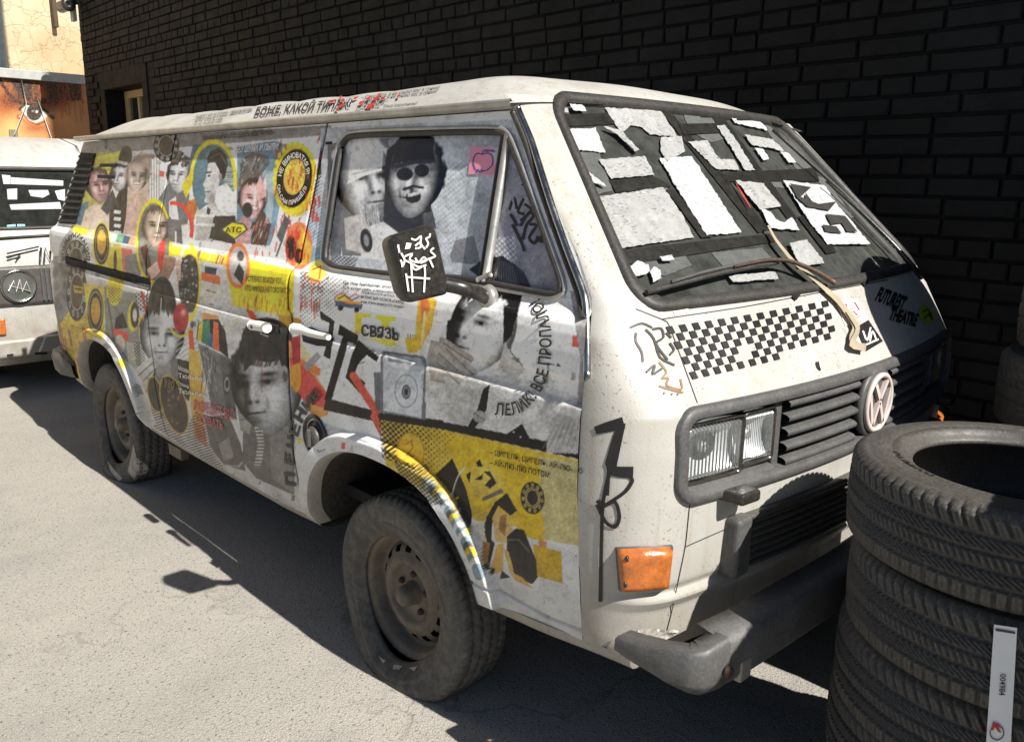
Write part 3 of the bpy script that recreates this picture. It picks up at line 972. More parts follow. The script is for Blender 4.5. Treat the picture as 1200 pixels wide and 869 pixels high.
    P([(590, 356), (606, 362), (600, 392), (590, 404)], (30, 29, 30)); P([(524, 376), (534, 372), (532, 400), (522, 410)], (32, 31, 32))
    P([(592, 400), (600, 420), (616, 432), (604, 446), (584, 430)], (182, 180, 176)); c.line([(600, 392), (598, 412), (612, 428)], 1.4, DGR)
    for i, (xa, ya, xb, yb) in enumerate([(512, 410, 548, 440), (520, 404, 556, 436), (510, 420, 538, 446), (518, 398, 552, 420)]):
        c.line([(xa, ya), (xb, yb)], 7, (172-i*6, 168-i*6, 160-i*6)); c.line([(xa+2, ya+4), (xb, yb+4)], .9, (84, 82, 78))
    P([(566, 456), (574, 450), (570, 480), (556, 502), (548, 500), (560, 478)], (40, 39, 39)); E_(562, 488, 8, 7, (150, 150, 148), 1, 20); c.line([(556, 484), (568, 492)], 1, DGR)
    P([(588, 512), (612, 496), (624, 520)], (40, 39, 39)); E_(602, 506, 1, 1, WHT); E_(610, 512, 1, 1, WHT)
    P([(640, 530), (644, 494), (660, 476), (690, 470), (690, 532)], (168, 166, 163))
    for k in range(6):
        c.line([(636+k*7, 525), (650+k*6, 500-k*2)], 1.2, (120, 118, 116), .7)
    c.blob(620, 480, 20, 8, (220, 218, 214), .5); c.blob(640, 470, 14, 20, (150, 148, 146), .4)
    P([(668, 340), (690, 350), (690, 480), (676, 476), (680, 420)], (150, 147, 146))
    # ---- yellow area of the front door
    P([(446, 492), (520, 503), (684, 540), (684, 626), (640, 622), (560, 610), (520, 590), (452, 545)], (196, 168, 70))
    P([(632, 534), (684, 542), (684, 640), (636, 632)], (186, 176, 128)); P([(606, 600), (637, 606), (637, 634), (606, 626)], (206, 170, 48)); P([(516, 508), (600, 524), (632, 536), (634, 606), (560, 598)], (206, 174, 52))
    P([(624, 637), (658, 646), (659, 683), (630, 675)], (196, 160, 52)); P([(552, 612), (566, 612), (572, 640), (556, 630)], (196, 192, 180))
    c.dots([(444, 492), (534, 506), (520, 560), (500, 556), (448, 536)], 6.4, .40, (44, 42, 38), .2, fade=((462, 510), (540, 530)))
    E_(481, 530, 17, 24, (206, 170, 64)); E_(481, 530, 16, 23, (150, 120, 50), ring=1.2); c.line([(476, 520), (482, 516), (484, 524), (476, 534), (486, 534)], 1.4, (140, 112, 44))
    P([(510, 556), (530, 537), (546, 572), (553, 600), (552, 634), (546, 622), (530, 580)], (40, 39, 38)); E_(548, 620, 22, 72, (214, 210, 196), ring=1.3, a0=180, a1=262); E_(540, 604, 14, 22, (190, 160, 60), ring=2, a0=190, a1=260)
    # geometric dog
    P([(547, 556), (556, 544), (566, 540), (586, 552), (592, 576), (576, 590), (556, 580)], (206, 178, 80)); P([(546, 556), (552, 552), (550, 566)], BLK); P([(558, 541), (562, 538), (566, 546), (560, 547)], BLK); P([(566, 552), (574, 552), (582, 566), (574, 572), (568, 568), (576, 560)], (48, 46, 46)); P([(556, 562), (566, 555), (565, 562)], BLK)
    P([(565, 583), (588, 572), (590, 577), (566, 587)], (110, 104, 92))
    P([(570, 606), (580, 588), (594, 577), (606, 598), (598, 604), (584, 592), (577, 606), (576, 632), (580, 636), (572, 668), (566, 664), (572, 640), (568, 624)], (42, 41, 41))
    P([(582, 596), (594, 604), (602, 624), (592, 636), (580, 634), (578, 610)], (206, 168, 110)); P([(586, 604), (594, 602), (592, 628), (584, 620)], (150, 112, 76)); P([(582, 638), (590, 636), (590, 668), (580, 672), (576, 664)], (206, 162, 92)); P([(566, 634), (574, 636), (572, 660), (564, 660)], (160, 118, 66))
    P([(594, 628), (604, 619), (614, 620), (620, 636), (628, 655), (630, 676), (624, 684), (604, 676), (594, 650)], (46, 45, 45)); P([(590, 642), (596, 646), (602, 668), (598, 672)], (206, 160, 92)); c.line([(594, 632), (608, 632), (620, 646)], .9, (150, 140, 110))
    P([(588, 668), (598, 676), (586, 678)], (42, 41, 41)); P([(596, 668), (612, 676), (626, 690), (604, 680)], (206, 162, 92)); P([(566, 662), (572, 662), (570, 668), (566, 666)], BLK); P([(574, 664), (580, 666), (578, 674), (574, 672)], BLK)
    c.dial(624, 583, 14, 19, (50, 48, 46), (206, 186, 110), -6, (50, 48, 46)); E_(624, 583, 7, 9.5, (206, 186, 110), 1, -6, ring=1)
    # arch lip print
    pth = lambda t: (462+100*t**.9, 549+116*t*t+8*t)
    for k in range(34):
        if k < 12:
            cl = (190, 168, 84)
        else:
            cl = [(118, 138, 146), (118, 138, 146), (206, 206, 200), (196, 170, 60), (118, 138, 146), (70, 72, 72), (206, 206, 200)][k*5 % 7]
        c.line([pth(k/34.0), pth((k+1)/34.0)], 13, cl, .95)
    c.dots([(462, 540), (500, 545), (520, 590), (505, 592), (470, 565)], 5, .36, (44, 42, 38), .3)
    E_(548, 622, 3, 4, (226, 196, 52)); E_(556, 648, 3, 4, (226, 196, 52))
    pth = lambda t: (106+72*t, 401+94*t*t)
    for k in range(12):
        c.line([pth(k/12.0), pth((k+1)/12.0)], 9, [(226, 196, 52), (214, 210, 200), (214, 210, 200), (140, 138, 132), (214, 210, 200), (206, 202, 190)][k % 6] if k else (226, 196, 52), .9)
    # ---- front door window prints
    P([(376, 150), (604, 140), (664, 350), (378, 316)], (176, 178, 180))
    P([(438, 158), (498, 156), (500, 176), (440, 180)], (84, 84, 88)); P([(398, 160), (600, 150), (604, 172), (398, 172)], (150, 150, 156))
    c.blob(520, 200, 26, 60, (206, 212, 214), .8); c.blob(560, 210, 20, 60, (150, 152, 156), .5)
    c.dots([(500, 190), (560, 190), (560, 300), (500, 300)], 6, .3, (150, 156, 160), .2, .7)
    P([(524, 300), (530, 282), (552, 276), (560, 310), (526, 308)], (120, 120, 122))
    c.dots([(386, 298), (416, 302), (412, 314), (384, 308)], 4.4, .36, (60, 60, 62), .2); c.dots([(384, 200), (392, 200), (388, 300), (382, 300)], 4, .3, (90, 90, 92), .2)
    P([(384, 300), (388, 220), (402, 212), (410, 300)], (120, 122, 124))
    P([(384, 168), (452, 162), (456, 262), (396, 300), (384, 290)], (104, 106, 110))
    P([(398, 284), (420, 268), (452, 258), (470, 282), (478, 308), (396, 300)], (196, 196, 194))
    P([(396, 262), (414, 240), (420, 300), (398, 300)], (110, 110, 112))
    F_(424, 212, 100, -8, .26, hair=.80, base=.68, hairh=.5, light=1, side=-.5)
    for k in range(60):
        x = rnd.uniform(414, 440); c.line([(x, rnd.uniform(240, 256)), (x+2, rnd.uniform(256, 268))], .9, rnd.choice([(206, 206, 204), (90, 90, 92), (160, 160, 160)]), .8)
    P([(404, 216), (408, 180), (430, 170), (446, 178), (444, 200), (424, 206)], (206, 206, 204)); c.line([(410, 204), (444, 196)], 1.4, (150, 150, 150))
    P([(400, 256), (420, 250), (432, 272), (424, 298), (402, 292)], (178, 174, 170)); E_(426, 282, 7, 14, (48, 48, 50), 1, -8); E_(426, 282, 3, 7, (140, 140, 140), 1, -8)
    P([(446, 260), (448, 210), (450, 176), (466, 162), (490, 160), (498, 176), (496, 212), (506, 262), (478, 284)], (52, 52, 55))
    F_(482, 208, 96, 8, -.12, hair=.06, base=.64, hairh=.5, light=-1, side=.2)
    P([(456, 192), (462, 166), (484, 158), (504, 168), (506, 186), (480, 188)], (34, 34, 37)); P([(454, 194), (480, 187), (508, 186), (506, 191), (478, 193), (456, 199)], (60, 60, 64)); E_(471, 204, 10, 8, (30, 30, 34), 1, -8); E_(491, 200, 9, 8, (30, 30, 34), 1, -8); E_(471, 204, 10, 8, (150, 150, 150), 1, -8, ring=.7); E_(491, 200, 9, 8, (150, 150, 150), 1, -8, ring=.7)
    E_(481, 231, 9, 7, (48, 44, 44), 1, -10); P([(474, 227), (489, 224), (488, 228), (475, 231)], (196, 194, 190)); c.line([(470, 222), (481, 218), (492, 220)], 3, (40, 38, 40))
    P([(492, 250), (504, 248), (508, 268), (494, 268)], (90, 90, 92))
    # quarter light
    P([(590, 150), (604, 158), (664, 345), (572, 330)], (136, 134, 142)); c.blob(600, 230, 16, 50, (158, 156, 162), .6)
    c.dots([(572, 280), (600, 276), (602, 306), (574, 304)], 6.5, .34, (196, 198, 198), .2)
    P([(546, 316), (566, 302), (586, 300), (610, 318), (622, 344), (580, 336), (560, 326)], (40, 38, 42))
    for k in range(18):
        x = 570+k*2.4
        c.line([(x, 306+abs(k-6)), (x-4+k*.6, 332)], .9, (110, 104, 108), .7)
    # wear
    hh, ww = c.a.shape[:2]
    tex = np.zeros((hh, ww))
    for sc, am in ((5, .055), (14, .045), (40, .04)):
        gy, gx = hh//sc+2, ww//sc+2
        z = rng.normal(0, 1, (gy, gx))
        yy, xx = np.arange(hh)/sc, np.arange(ww)/sc
        iy, ix = yy.astype(int), xx.astype(int)
        fy, fx = (yy-iy)[:, None], (xx-ix)[None]
        tex += am*((z[iy][:, ix]*(1-fx)+z[iy][:, ix+1]*fx)*(1-fy)+(z[iy+1][:, ix]*(1-fx)+z[iy+1][:, ix+1]*fx)*fy)
    tex += rng.normal(0, .05, (hh, ww))
    c.a = np.clip(c.a*(1+tex[..., None]), 0, 255)
    # stronger print contrast
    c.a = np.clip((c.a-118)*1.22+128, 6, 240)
    return c


# ------------------------------------------------------------------ ground
gr = mesh('ground', [(-70, -70, 0), (70, -70, 0), (70, 70, 0), (-70, 70, 0)], [(0, 1, 2, 3)], M['asphalt'])
tag(gr, 'dusty grey asphalt yard under the vans', None, None, 'structure')

V, F = [], []
for _ in range(1400):
    x, y = rnd.uniform(-5, 2.2), rnd.uniform(-3.2, 1.0)
    r = rnd.uniform(.0012, .0042) if rnd.random() < .96 else rnd.uniform(.004, .009)
    b = len(V)
    for k in range(5):
        t = k*1.2566+rnd.uniform(-.3, .3)
        V.append((x+r*math.cos(t), y+r*math.sin(t)*rnd.uniform(.7, 1), .0005))
    V.append((x+rnd.uniform(-.3, .3)*r, y, r*rnd.uniform(.6, 1)))
    F += [(b+k, b+(k+1) % 5, b+5) for k in range(5)]
tag(mesh('grit', V, F, plain('loose_grit', (136, 130, 120), .9, var=.4, scale=60)), 'fine loose grit scattered over the asphalt', None, None, 'stuff')

# ------------------------------------------------------------------ van body surface (X forward, -Y the near side, Z up)
KZ = np.array([.30, .34, .38, .42, .50, .57, .63, .655, .67, .69, .72, .83, .95, 1.02, 1.040, 1.052, 1.075, 1.092, 1.104, 1.16, 1.20, 1.220, 1.232, 1.244, 1.256, 1.28, 1.70, 1.80])
KW = np.array([.852, .866, .880, .893, .906, .915, .9205, .9225, .9215, .9175, .9195, .925, .925, .922, .9195, .905, .902, .9035, .914, .913, .909, .903, .893, .875, .866, .858, .742, .714])
zf = np.linspace(.30, 1.80, 1501)
wf = np.interp(zf, KZ, KW)
ker = np.exp(-np.linspace(-2, 2, 9)**2); ker /= ker.sum()
wf[8:-8] = np.convolve(wf, ker, 'same')[8:-8]
KW2 = np.interp(KZ, [.30, .38, .50, .66, .83, 1.0, 1.10, 1.20, 1.26, 1.70, 1.8], [.852, .880, .906, .920, .925, .922, .914, .892, .866, .742, .714])


def wsmooth(z): return np.interp(z, KZ, KW2)


def xs_door(z):   # front edge of the front door
    return np.interp(z, [0, 1.10, 1.20, 1.28, 1.36, 1.70, 1.80], [.768, .768, .762, .735, .675, .345, .248])


def sill_z(X): return np.interp(X, [-3.4, -1.8, -.7, -.4, .4, .77, 1.0], [.395, .37, .372, .392, .435, .468, .48])


ARCH = [(0.005, .355, .432, .380), (-2.415, .345, .432, .378)]
SEAMS = [-.515, -1.72]
GROOVES = []


def seg_d(X, Z, a, b):
    dx, dz = b[0]-a[0], b[1]-a[1]
    t = np.clip(((X-a[0])*dx+(Z-a[1])*dz)/(dx*dx+dz*dz), 0, 1)
    return np.hypot(X-a[0]-t*dx, Z-a[1]-t*dz)


def arch_q(X, Z, A):
    return ((np.abs(X-A[0])/A[2])**2.35+(np.clip(Z-A[1], -1, 9).__abs__()/A[3])**2.35)**(1/2.35)


def side_surface(X0, Z0, fine=True):
    """X0, Z0 parameter grids -> points on the near flank; Z0 in [.36, 1.70]"""
    zb = sill_z(X0)
    Z = np.where(Z0 < .62, zb+(Z0-.36)*(.62-zb)/.26, Z0)
    X = X0.copy()
    # snap to wheel arches
    inside = np.zeros(X.shape, bool)
    for A in ARCH:
        q = arch_q(X, Z, A)
        ins = (q < 1) & (Z > A[1]-.15)
        q2 = np.maximum(q, .5)
        X = np.where(ins, A[0]+(X-A[0])/q2, X)
        Z = np.where(ins, A[1]+(Z-A[1])/q2, Z)
        inside |= ins
    xsd = xs_door(Z)
    X = np.where(X > .1, .1+(X-.1)*(xsd-.1)/(.768-.1), X)
    w = np.interp(Z, zf, wf)
    tail = np.clip((-1.4-X0)/2.0, 0, 1)
    w = w-.05*tail**1.6
    u = np.clip((-3.20-X0)/.27, 0, 1)
    w = w-.17*(1-np.sqrt(np.maximum(0, 1-u*u)))
    sh = np.clip((-2.5-X0)/.9, 0, 1)
    X = X+sh*.235*np.clip((Z-1.22)/.5, 0, 1)
    # a slight set-in towards the nose
    w = w-.012*sm(.2, .77, X0)*sm(.9, .6, Z)
    for A in ARCH:
        q = arch_q(X, Z, A)
        d = (q-1)*.41
        on = sm(.062, .048, d)*(Z > A[1]-.02)
        w = w+.030*on*sm(-.02, .10, Z-A[1])
    if fine:
        for s in SEAMS:
            w = w-.016*np.exp(-((X0-s)/.0042)**2)
        for g in GROOVES:
            for a, b in zip(g[:-1], g[1:]):
                w = w-.007*np.exp(-(seg_d(X, Z, a, b)/.0045)**2)
        w = w+.0022*np.sin(X0*5.1+Z*7)*np.sin(X0*2.3-Z*4.1)
    return np.stack([X, -w, Z], -1), inside


def nose_rows(z):
    """half plan of the nose at height z: from the door edge round to the centre line"""
    w = float(np.interp(z, KZ, KW2))-.012*float(sm(.9, .6, z))
    xs = float(xs_door(z))
    xf = float(np.interp(z, [.42, .50, .575, .60, .62, .64, .83, .95, 1.035, 1.056, 1.085, 1.245, 1.262, 1.745, 1.80],
                         [.985, .998, 1.004, 1.020, 1.008, 1.018, 1.028, 1.028, 1.020, 1.008, .990, .884, .872, .400, .33]))
    ye = float(np.interp(z, [.4, 1.05, 1.25, 1.35, 1.745], [.735, .735, .745, .715, .60]))
    b = float(np.interp(z, [.4, 1.05, 1.25, 1.745], [.070, .070, .062, .050]))
    t = np.linspace(0, 1, 41)[:, None]
    p3 = np.array([xf-b, -ye])
    d = np.array([2*b/ye, 1.0]); d /= np.linalg.norm(d)
    hx = max(.02, (xf-b-xs))
    p0 = np.array([xs, -w]); p1 = p0+np.array([hx*.62, 0]) if z < 1.2 else p0+np.array([hx*.55, .01])
    p2 = p3-d*(w-ye)*.62
    B = (1-t)**3*p0+3*(1-t)**2*t*p1+3*(1-t)*t*t*p2+t**3*p3
    ys = np.linspace(-ye, 0, 61)[1:]
    Fr = np.stack([xf-b*(ys/ye)**2, ys], -1)
    return np.concatenate([B, Fr], 0)


NZ = np.unique(np.concatenate([np.arange(.46, 1.75, .0105), [.575, .60, .62, .64, 1.035, 1.056, 1.085, 1.245, 1.262]]))
NROW = np.array([nose_rows(z) for z in NZ])          # rows, 101, (x, y)
NFULL = np.concatenate([NROW, (NROW*np.array([1, -1]))[:, ::-1][:, 1:]], 1)
NP3 = np.concatenate([NFULL, np.broadcast_to(NZ[:, None, None], NFULL.shape[:2]+(1,))], -1)


def nose_x(y, z):
    y = -abs(y)
    k = np.clip(np.searchsorted(NZ, z)-1, 0, len(NZ)-2)
    t = (z-NZ[k])/(NZ[k+1]-NZ[k])
    xa = np.interp(y, NROW[k][:, 1], NROW[k][:, 0]); xb = np.interp(y, NROW[k+1][:, 1], NROW[k+1][:, 0])
    return xa+(xb-xa)*t


def nose_p(y, z, off=0.0):
    e = .006
    p = np.array([nose_x(y, z), y, z])
    if off:
        n = np.array([1.0, -(nose_x(y+e, z)-nose_x(y-e, z))/(2*e), -(nose_x(y, z+e)-nose_x(y, z-e))/(2*e)])
        p = p+off*n/np.linalg.norm(n)
    return p


def roof_z(X, y):
    wg = .745-.03*np.clip((-1.4-X)/2, 0, 1)
    xfe = .405-.05*(np.abs(y)/.6)**2
    xre = -3.04+.03*(np.abs(y)/.7)**2
    hy = 1-(1-np.clip((wg-np.abs(y))/.36, 0, 1))**2.3
    hx = 1-(1-np.clip((xfe-X)/.42, 0, 1))**2.0
    hr = 1-(1-np.clip((X-xre)/.30, 0, 1))**2.4
    fr = .022*sm(-.5, .38, X)*(1-(np.abs(y)/wg)**3)
    rib = .004*np.sin(np.clip(X, -2.9, -.5)*2*math.pi/.34)*sm(.0, .5, hy)
    return 1.716+.108*hy*hx*hr+fr+rib*hx*hr


# coarse copy of the near surfaces for laying prints on them
def coarse_bvh():
    V, F, o = [], [], 0
    xg = np.arange(-3.466, .7681, .012); zg = np.arange(.36, 1.7001, .006)
    P, ins = side_surface(*np.meshgrid(xg, zg, indexing='ij'), fine=False)
    V.append(P.reshape(-1, 3)); F.append(gridq(len(xg), len(zg)))
    o += len(V[-1])
    V.append(NP3.reshape(-1, 3)); F.append(gridq(*NP3.shape[:2])+o)
    o += len(V[-1])
    xa = np.linspace(0, 1, 90); ya = np.linspace(-1, 1, 60)
    A, B = np.meshgrid(xa, ya, indexing='ij')
    wg = .745
    Y = B*wg
    X = -3.04+(.405-.05*(np.abs(Y)/.6)**2+3.04)*A
    V.append(np.stack([X, Y, roof_z(X, Y)], -1).reshape(-1, 3)); F.append(gridq(90, 60)+o)
    V = np.concatenate(V); F = np.concatenate(F)
    return BVHTree.FromPolygons([tuple(v) for v in V], [tuple(int(i) for i in f) for f in F])


BV = coarse_bvh()
CV = Vector(CAM)


def hit(px, py, off=0.0, bv=None):
    d = Vector(ray(px, py))
    loc, nrm, _, _ = (bv or BV).ray_cast(CV, d)
    if loc is None:
        return None
    if nrm.dot(d) > 0:
        nrm = -nrm
    return loc+nrm*off


GROOVES.append([(p.x, p.z) for p in (hit(*q) for q in [(380, 497), (440, 522), (503, 556)]) if p is not None])
GROOVES.append([(p.x, p.z) for p in (hit(*q) for q in [(84, 381), (100, 388), (118, 397)]) if p is not None])
GROOVES.append([(p.x, p.z) for p in (hit(*q) for q in [(72, 404), (100, 428)]) if p is not None])
GROOVES.append([(p.x, p.z) for p in (hit(*q) for q in [(553, 682), (640, 722), (682, 738)]) if p is not None])

ART = paint_collage()

# ------------------------------------------------------------------ the van
van = empty('graffiti_van', (-1.2, 0, 0), 'old white van covered in collage prints and graffiti, standing on flat tyres', 'van')

WIN = [(382, 305), (393, 313), (456, 321), (546, 326), (566, 330), (649, 346), (659, 339), (657, 326), (630, 249), (598, 165), (588, 154), (409, 159), (400, 172), (382, 294)]
WINP = [hit(*p) for p in WIN]
WINXZ = [(p.x, p.z) for p in WINP]


def in_poly(pts, X, Y):
    m = np.zeros(X.shape, bool)
    n = len(pts)
    for i in range(n):
        xa, ya = pts[i]; xb, yb = pts[(i+1) % n]
        if ya == yb:
            continue
        m ^= ((ya > Y) != (yb > Y)) & (X < (xb-xa)*(Y-ya)/(yb-ya)+xa)
    return m


def rounded(pts, r=.3, n=5):
    """round the corners of a polygon (any dimension)"""
    P = [np.array(p, float) for p in pts]
    out = []
    for i in range(len(P)):
        a, b, c = P[i-1], P[i], P[(i+1) % len(P)]
        p, q = b+(a-b)*r, b+(c-b)*r
        for k in range(n+1):
            t = k/n
            out.append((1-t)**2*p+2*t*(1-t)*b+t*t*q)
    return out


def side_panels():
    cols = np.unique(np.round(np.concatenate([np.arange(-3.466, -1.72, .006), np.arange(-1.72, -.515, .0045), np.arange(-.515, .768, .003), [-1.72, -.515, .768],
                                              -1.72+np.arange(-6, 7)*.002, -.515+np.arange(-6, 7)*.002]), 5))
    cols = cols[np.concatenate([[True], np.diff(cols) > .0009])]
    rows = np.arange(.36, 1.7001, .0032)
    G = np.meshgrid(cols, rows, indexing='ij')
    P, ins = side_surface(*G)
    n, m = len(cols), len(rows)
    Q = gridq(n, m)
    allin = ins.reshape(-1)[Q].all(1)
    V = P.reshape(-1, 3)
    q = proj(V)
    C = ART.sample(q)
    for s in SEAMS:   # black weather strip in the gap
        k = np.exp(-((G[0].reshape(-1)-s)/.0062)**4)[:, None]
        C = C*(1-k)+np.array([.012]*3)*k
    ctr = V[Q].mean(1)
    win = in_poly(WINXZ, ctr[:, 0], ctr[:, 2])
    x0 = G[0].reshape(-1)[Q].mean(1)
    keep = ~allin & ~win
    parts = {}
    for nm, a, b in (('rear_side_panel', -9, -1.72), ('sliding_door', -1.72, -.515), ('front_door', -.515, 9)):
        sel = keep & (x0 > a) & (x0 < b)
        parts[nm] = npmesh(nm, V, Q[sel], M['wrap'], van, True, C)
    # glazing: set 9 mm in
    V2 = V.copy(); V2[:, 1] += .010
    div = [hit(*p) for p in ((596, 160), (570, 332))]
    xd = div[1].x+(ctr[:, 2]-div[1].z)/(div[0].z-div[1].z)*(div[0].x-div[1].x)
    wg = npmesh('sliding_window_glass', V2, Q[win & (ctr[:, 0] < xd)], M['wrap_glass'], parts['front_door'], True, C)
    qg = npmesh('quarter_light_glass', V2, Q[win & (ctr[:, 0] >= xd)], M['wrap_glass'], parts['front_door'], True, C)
    return parts


PARTS = side_panels()
door, slider, rearp = PARTS['front_door'], PARTS['sliding_door'], PARTS['rear_side_panel']


def pxpath(pts, off, n=6, closed=False):
    """pixel polyline -> points lying on the van with an offset"""
    out = []
    L = list(pts)+([pts[0]] if closed else [])
    for (xa, ya), (xb, yb) in zip(L[:-1], L[1:]):
        for k in range(n):
            t = k/n
            h = hit(xa+(xb-xa)*t, ya+(yb-ya)*t, off)
            if h is not None:
                out.append(np.array(h))
    if not closed:
        h = hit(*L[-1], off)
        if h is not None:
            out.append(np.array(h))
    return out


def smooth_path(P, it=2, closed=False):
    P = [np.array(p) for p in P]
    for _ in range(it):
        Q = [p.copy() for p in P]
        for i in range(len(P)):
            if not closed and i in (0, len(P)-1):
                continue
            Q[i] = .25*P[i-1]+.5*P[i]+.25*P[(i+1) % len(P)]
        P = Q
    return P


# window surround, rubber and dividing bar
wr = rounded([(p[0], p[1]) for p in WIN], .25, 3)
tube('window_rubber', smooth_path(pxpath(wr, .002, 2, True), 1, True), .0085, M['rubber'], door, 6, True)
wo = [(378, 306), (390, 317), (460, 326), (566, 335), (650, 351), (663, 343), (661, 326), (632, 246), (600, 161), (589, 149), (408, 154), (396, 168), (378, 294)]
tube('window_trim', smooth_path(pxpath(rounded(wo, .25, 3), .002, 2, True), 1, True), .0065, M['dirtmetal'], door, 6, True)
for dx, r, mt, nm in ((0, .011, 'dirtmetal', 'window_divider'), (-6, .007, 'rubber', 'divider_seal')):
    tube(nm, pxpath([(596+dx, 158), (569+dx, 331)], .001, 8), r, M[mt], door, 8)
tube('window_catch', pxpath([(562, 329), (577, 322)], .006, 3), .008, M['dirtmetal'], door, 6)
# bright weather strip down the door's front edge
tube('pillar_gutter', smooth_path(pxpath([(606, 128), (622, 165), (640, 220), (665, 290), (686, 345), (690, 380), (689, 442)], .004, 8), 3), .0095, M['chrome'], van, 8)
tube('pillar_seal', smooth_path(pxpath([(601, 132), (617, 168), (635, 224), (660, 294), (680, 348), (684, 384), (684, 444)], .002, 8), 3), .008, M['rubber'], door, 8)

# arch inner flanges and wheel wells
for A, nm in zip(ARCH, ('front', 'rear')):
    th = np.linspace(-.05, math.pi+.05, 70)
    e = 2/2.35
    c, s_ = np.cos(th), np.sin(th)
    X = A[0]+A[2]*np.sign(c)*np.abs(c)**e
    Z = np.maximum(A[1]+A[3]*np.sign(s_)*np.abs(s_)**e, sill_z(X)-.012)
    yo = -(np.interp(Z, zf, wf)+.030*sm(-.02, .10, Z-A[1]))+.05*np.clip((-1.4-X)/2, 0, 1)**1.6
    rows = []
    for dy, k in ((0, 1.0), (.012, .985), (.05, .985), (.30, 1.04), (.48, 1.04)):
        rows.append(np.stack([A[0]+(X-A[0])*k, yo+dy if dy < .2 else np.full_like(X, -.9+dy), A[1]+(Z-A[1])*k], -1))
    V = np.array(rows)
    npmesh('arch_lip', V[:3].reshape(-1, 3), gridq(3, 70), M['white'], rearp if nm == 'rear' else door)
    npmesh('wheel_well', (V[2:]+np.array([0, .001, .001])).reshape(-1, 3), gridq(3, 70), M['under'], van)
    # back wall of the well
    mesh('wheel_well', [tuple(p) for p in V[4]], [tuple(range(70))], M['under'], van)

# sills, floor and tail closing the body
xx = np.linspace(-3.30, .90, 120)
xx = xx[(np.abs(xx-ARCH[0][0]) > .42) & (np.abs(xx-ARCH[1][0]) > .42)]
for lo, hi in ((-9, -2.5), (-2.5, 0), (0, 9)):
    x = xx[(xx > lo) & (xx < hi)]
    z = sill_z(x)
    y = -np.array([np.interp(q, zf, wf) for q in z])+.05*np.clip((-1.4-x)/2, 0, 1)**1.6+.02*sm(.6, .95, x)+.22*(1-np.sqrt(np.maximum(0, 1-np.clip((-3.12-x)/.29, 0, 1)**2)))
    R = [np.stack([x, y+dy, z+dz], -1) for dy, dz in ((.006, .002), (.008, -.018), (.018, -.030), (.06, -.045), (.30, -.045))]
    V = np.array(R)
    npmesh('sill', V.reshape(-1, 3), gridq(5, len(x)), M['white'], van)
box('floor_pan', -3.2, .90, -.62, .62, .34, .40, M['under'], van)

# far flank, mirrored coarse; tail
cx = np.arange(-3.466, .7681, .04); cz = np.arange(.36, 1.7001, .02)
G = np.meshgrid(cx, cz, indexing='ij')
P, ins = side_surface(*G, fine=False)
P[..., 1] *= -1
Q = gridq(len(cx), len(cz))[:, ::-1]
npmesh('far_side_panel', P.reshape(-1, 3), Q[~ins.reshape(-1)[Q].all(1)], M['white'], van)
E0, _ = side_surface(np.full(68, -3.466), np.linspace(.36, 1.70, 68), fine=False)
tl = []
for k in range(21):
    t = k/20*2-1
    tl.append(np.stack([E0[:, 0]-.05*(1-t*t), E0[:, 1]*-t, E0[:, 2]], -1))
npmesh('tailgate', np.array(tl).reshape(-1, 3), gridq(21, 68), M['white'], van)

# ------------------------------------------------------------------ nose with openings for windscreen and grille frame
QN = gridq(*NP3.shape[:2])
VN = NP3.reshape(-1, 3)
cN = VN[QN].mean(1)


def ws_map(a, b):
    """windscreen plane: a in [-1,1] across, b in [0,1] bottom to top"""
    z = 1.262+b*(1.738-1.262)
    return a*(.772+(.605-.772)*b), z


def rrect(hw, hh, r, n=8):
    out = []
    for cx_, cy_, a0 in ((hw-r, hh-r, 0), (-hw+r, hh-r, 90), (-hw+r, -hh+r, 180), (hw-r, -hh+r, 270)):
        for k in range(n+1):
            t = math.radians(a0+90*k/n)
            out.append((cx_+r*math.cos(t), cy_+r*math.sin(t)))
    return out


def dens(L, n=6):
    out = []
    for i in range(len(L)):
        a, b = np.array(L[i]), np.array(L[(i+1) % len(L)])
        k = max(1, int(np.linalg.norm(b-a)/.03))
        for j in range(k):
            out.append(tuple(a+(b-a)*j/k))
    return out


def ws_outline(g):
    """outline of the windscreen grown by g metres, as (y, z)"""
    base = dens(rrect(.69, .238, .07, 8))
    out = []
    for a, b in base:
        s1, s2 = (1+g/.69), (1+g/.238)
        bb = (b*s2+.238)/.476
        y, z = ws_map(a*s1/.69, bb)
        out.append((y, z))
    return out


wsin = in_poly(ws_outline(.008), cN[:, 1], cN[:, 2])
grin = (np.abs(cN[:, 1]) < .765) & (cN[:, 2] > .852) & (cN[:, 2] < 1.032)
nose = npmesh('nose_panel', VN, QN[~wsin & ~grin], M['white'], van)


def ring_on_nose(name, outline_fn, loops, mat, parent):
    rows = []
    for g, off in loops:
        rows.append([nose_p(y, z, 0)+np.array([off*.86, 0, off*.5]) if name.startswith('windscreen') else nose_p(y, z, 0)+np.array([off, 0, 0]) for y, z in outline_fn(g)])
    V = np.array(rows)
    return npmesh(name, V.reshape(-1, 3), gridq(V.shape[0], V.shape[1], False, True), mat, parent, False)


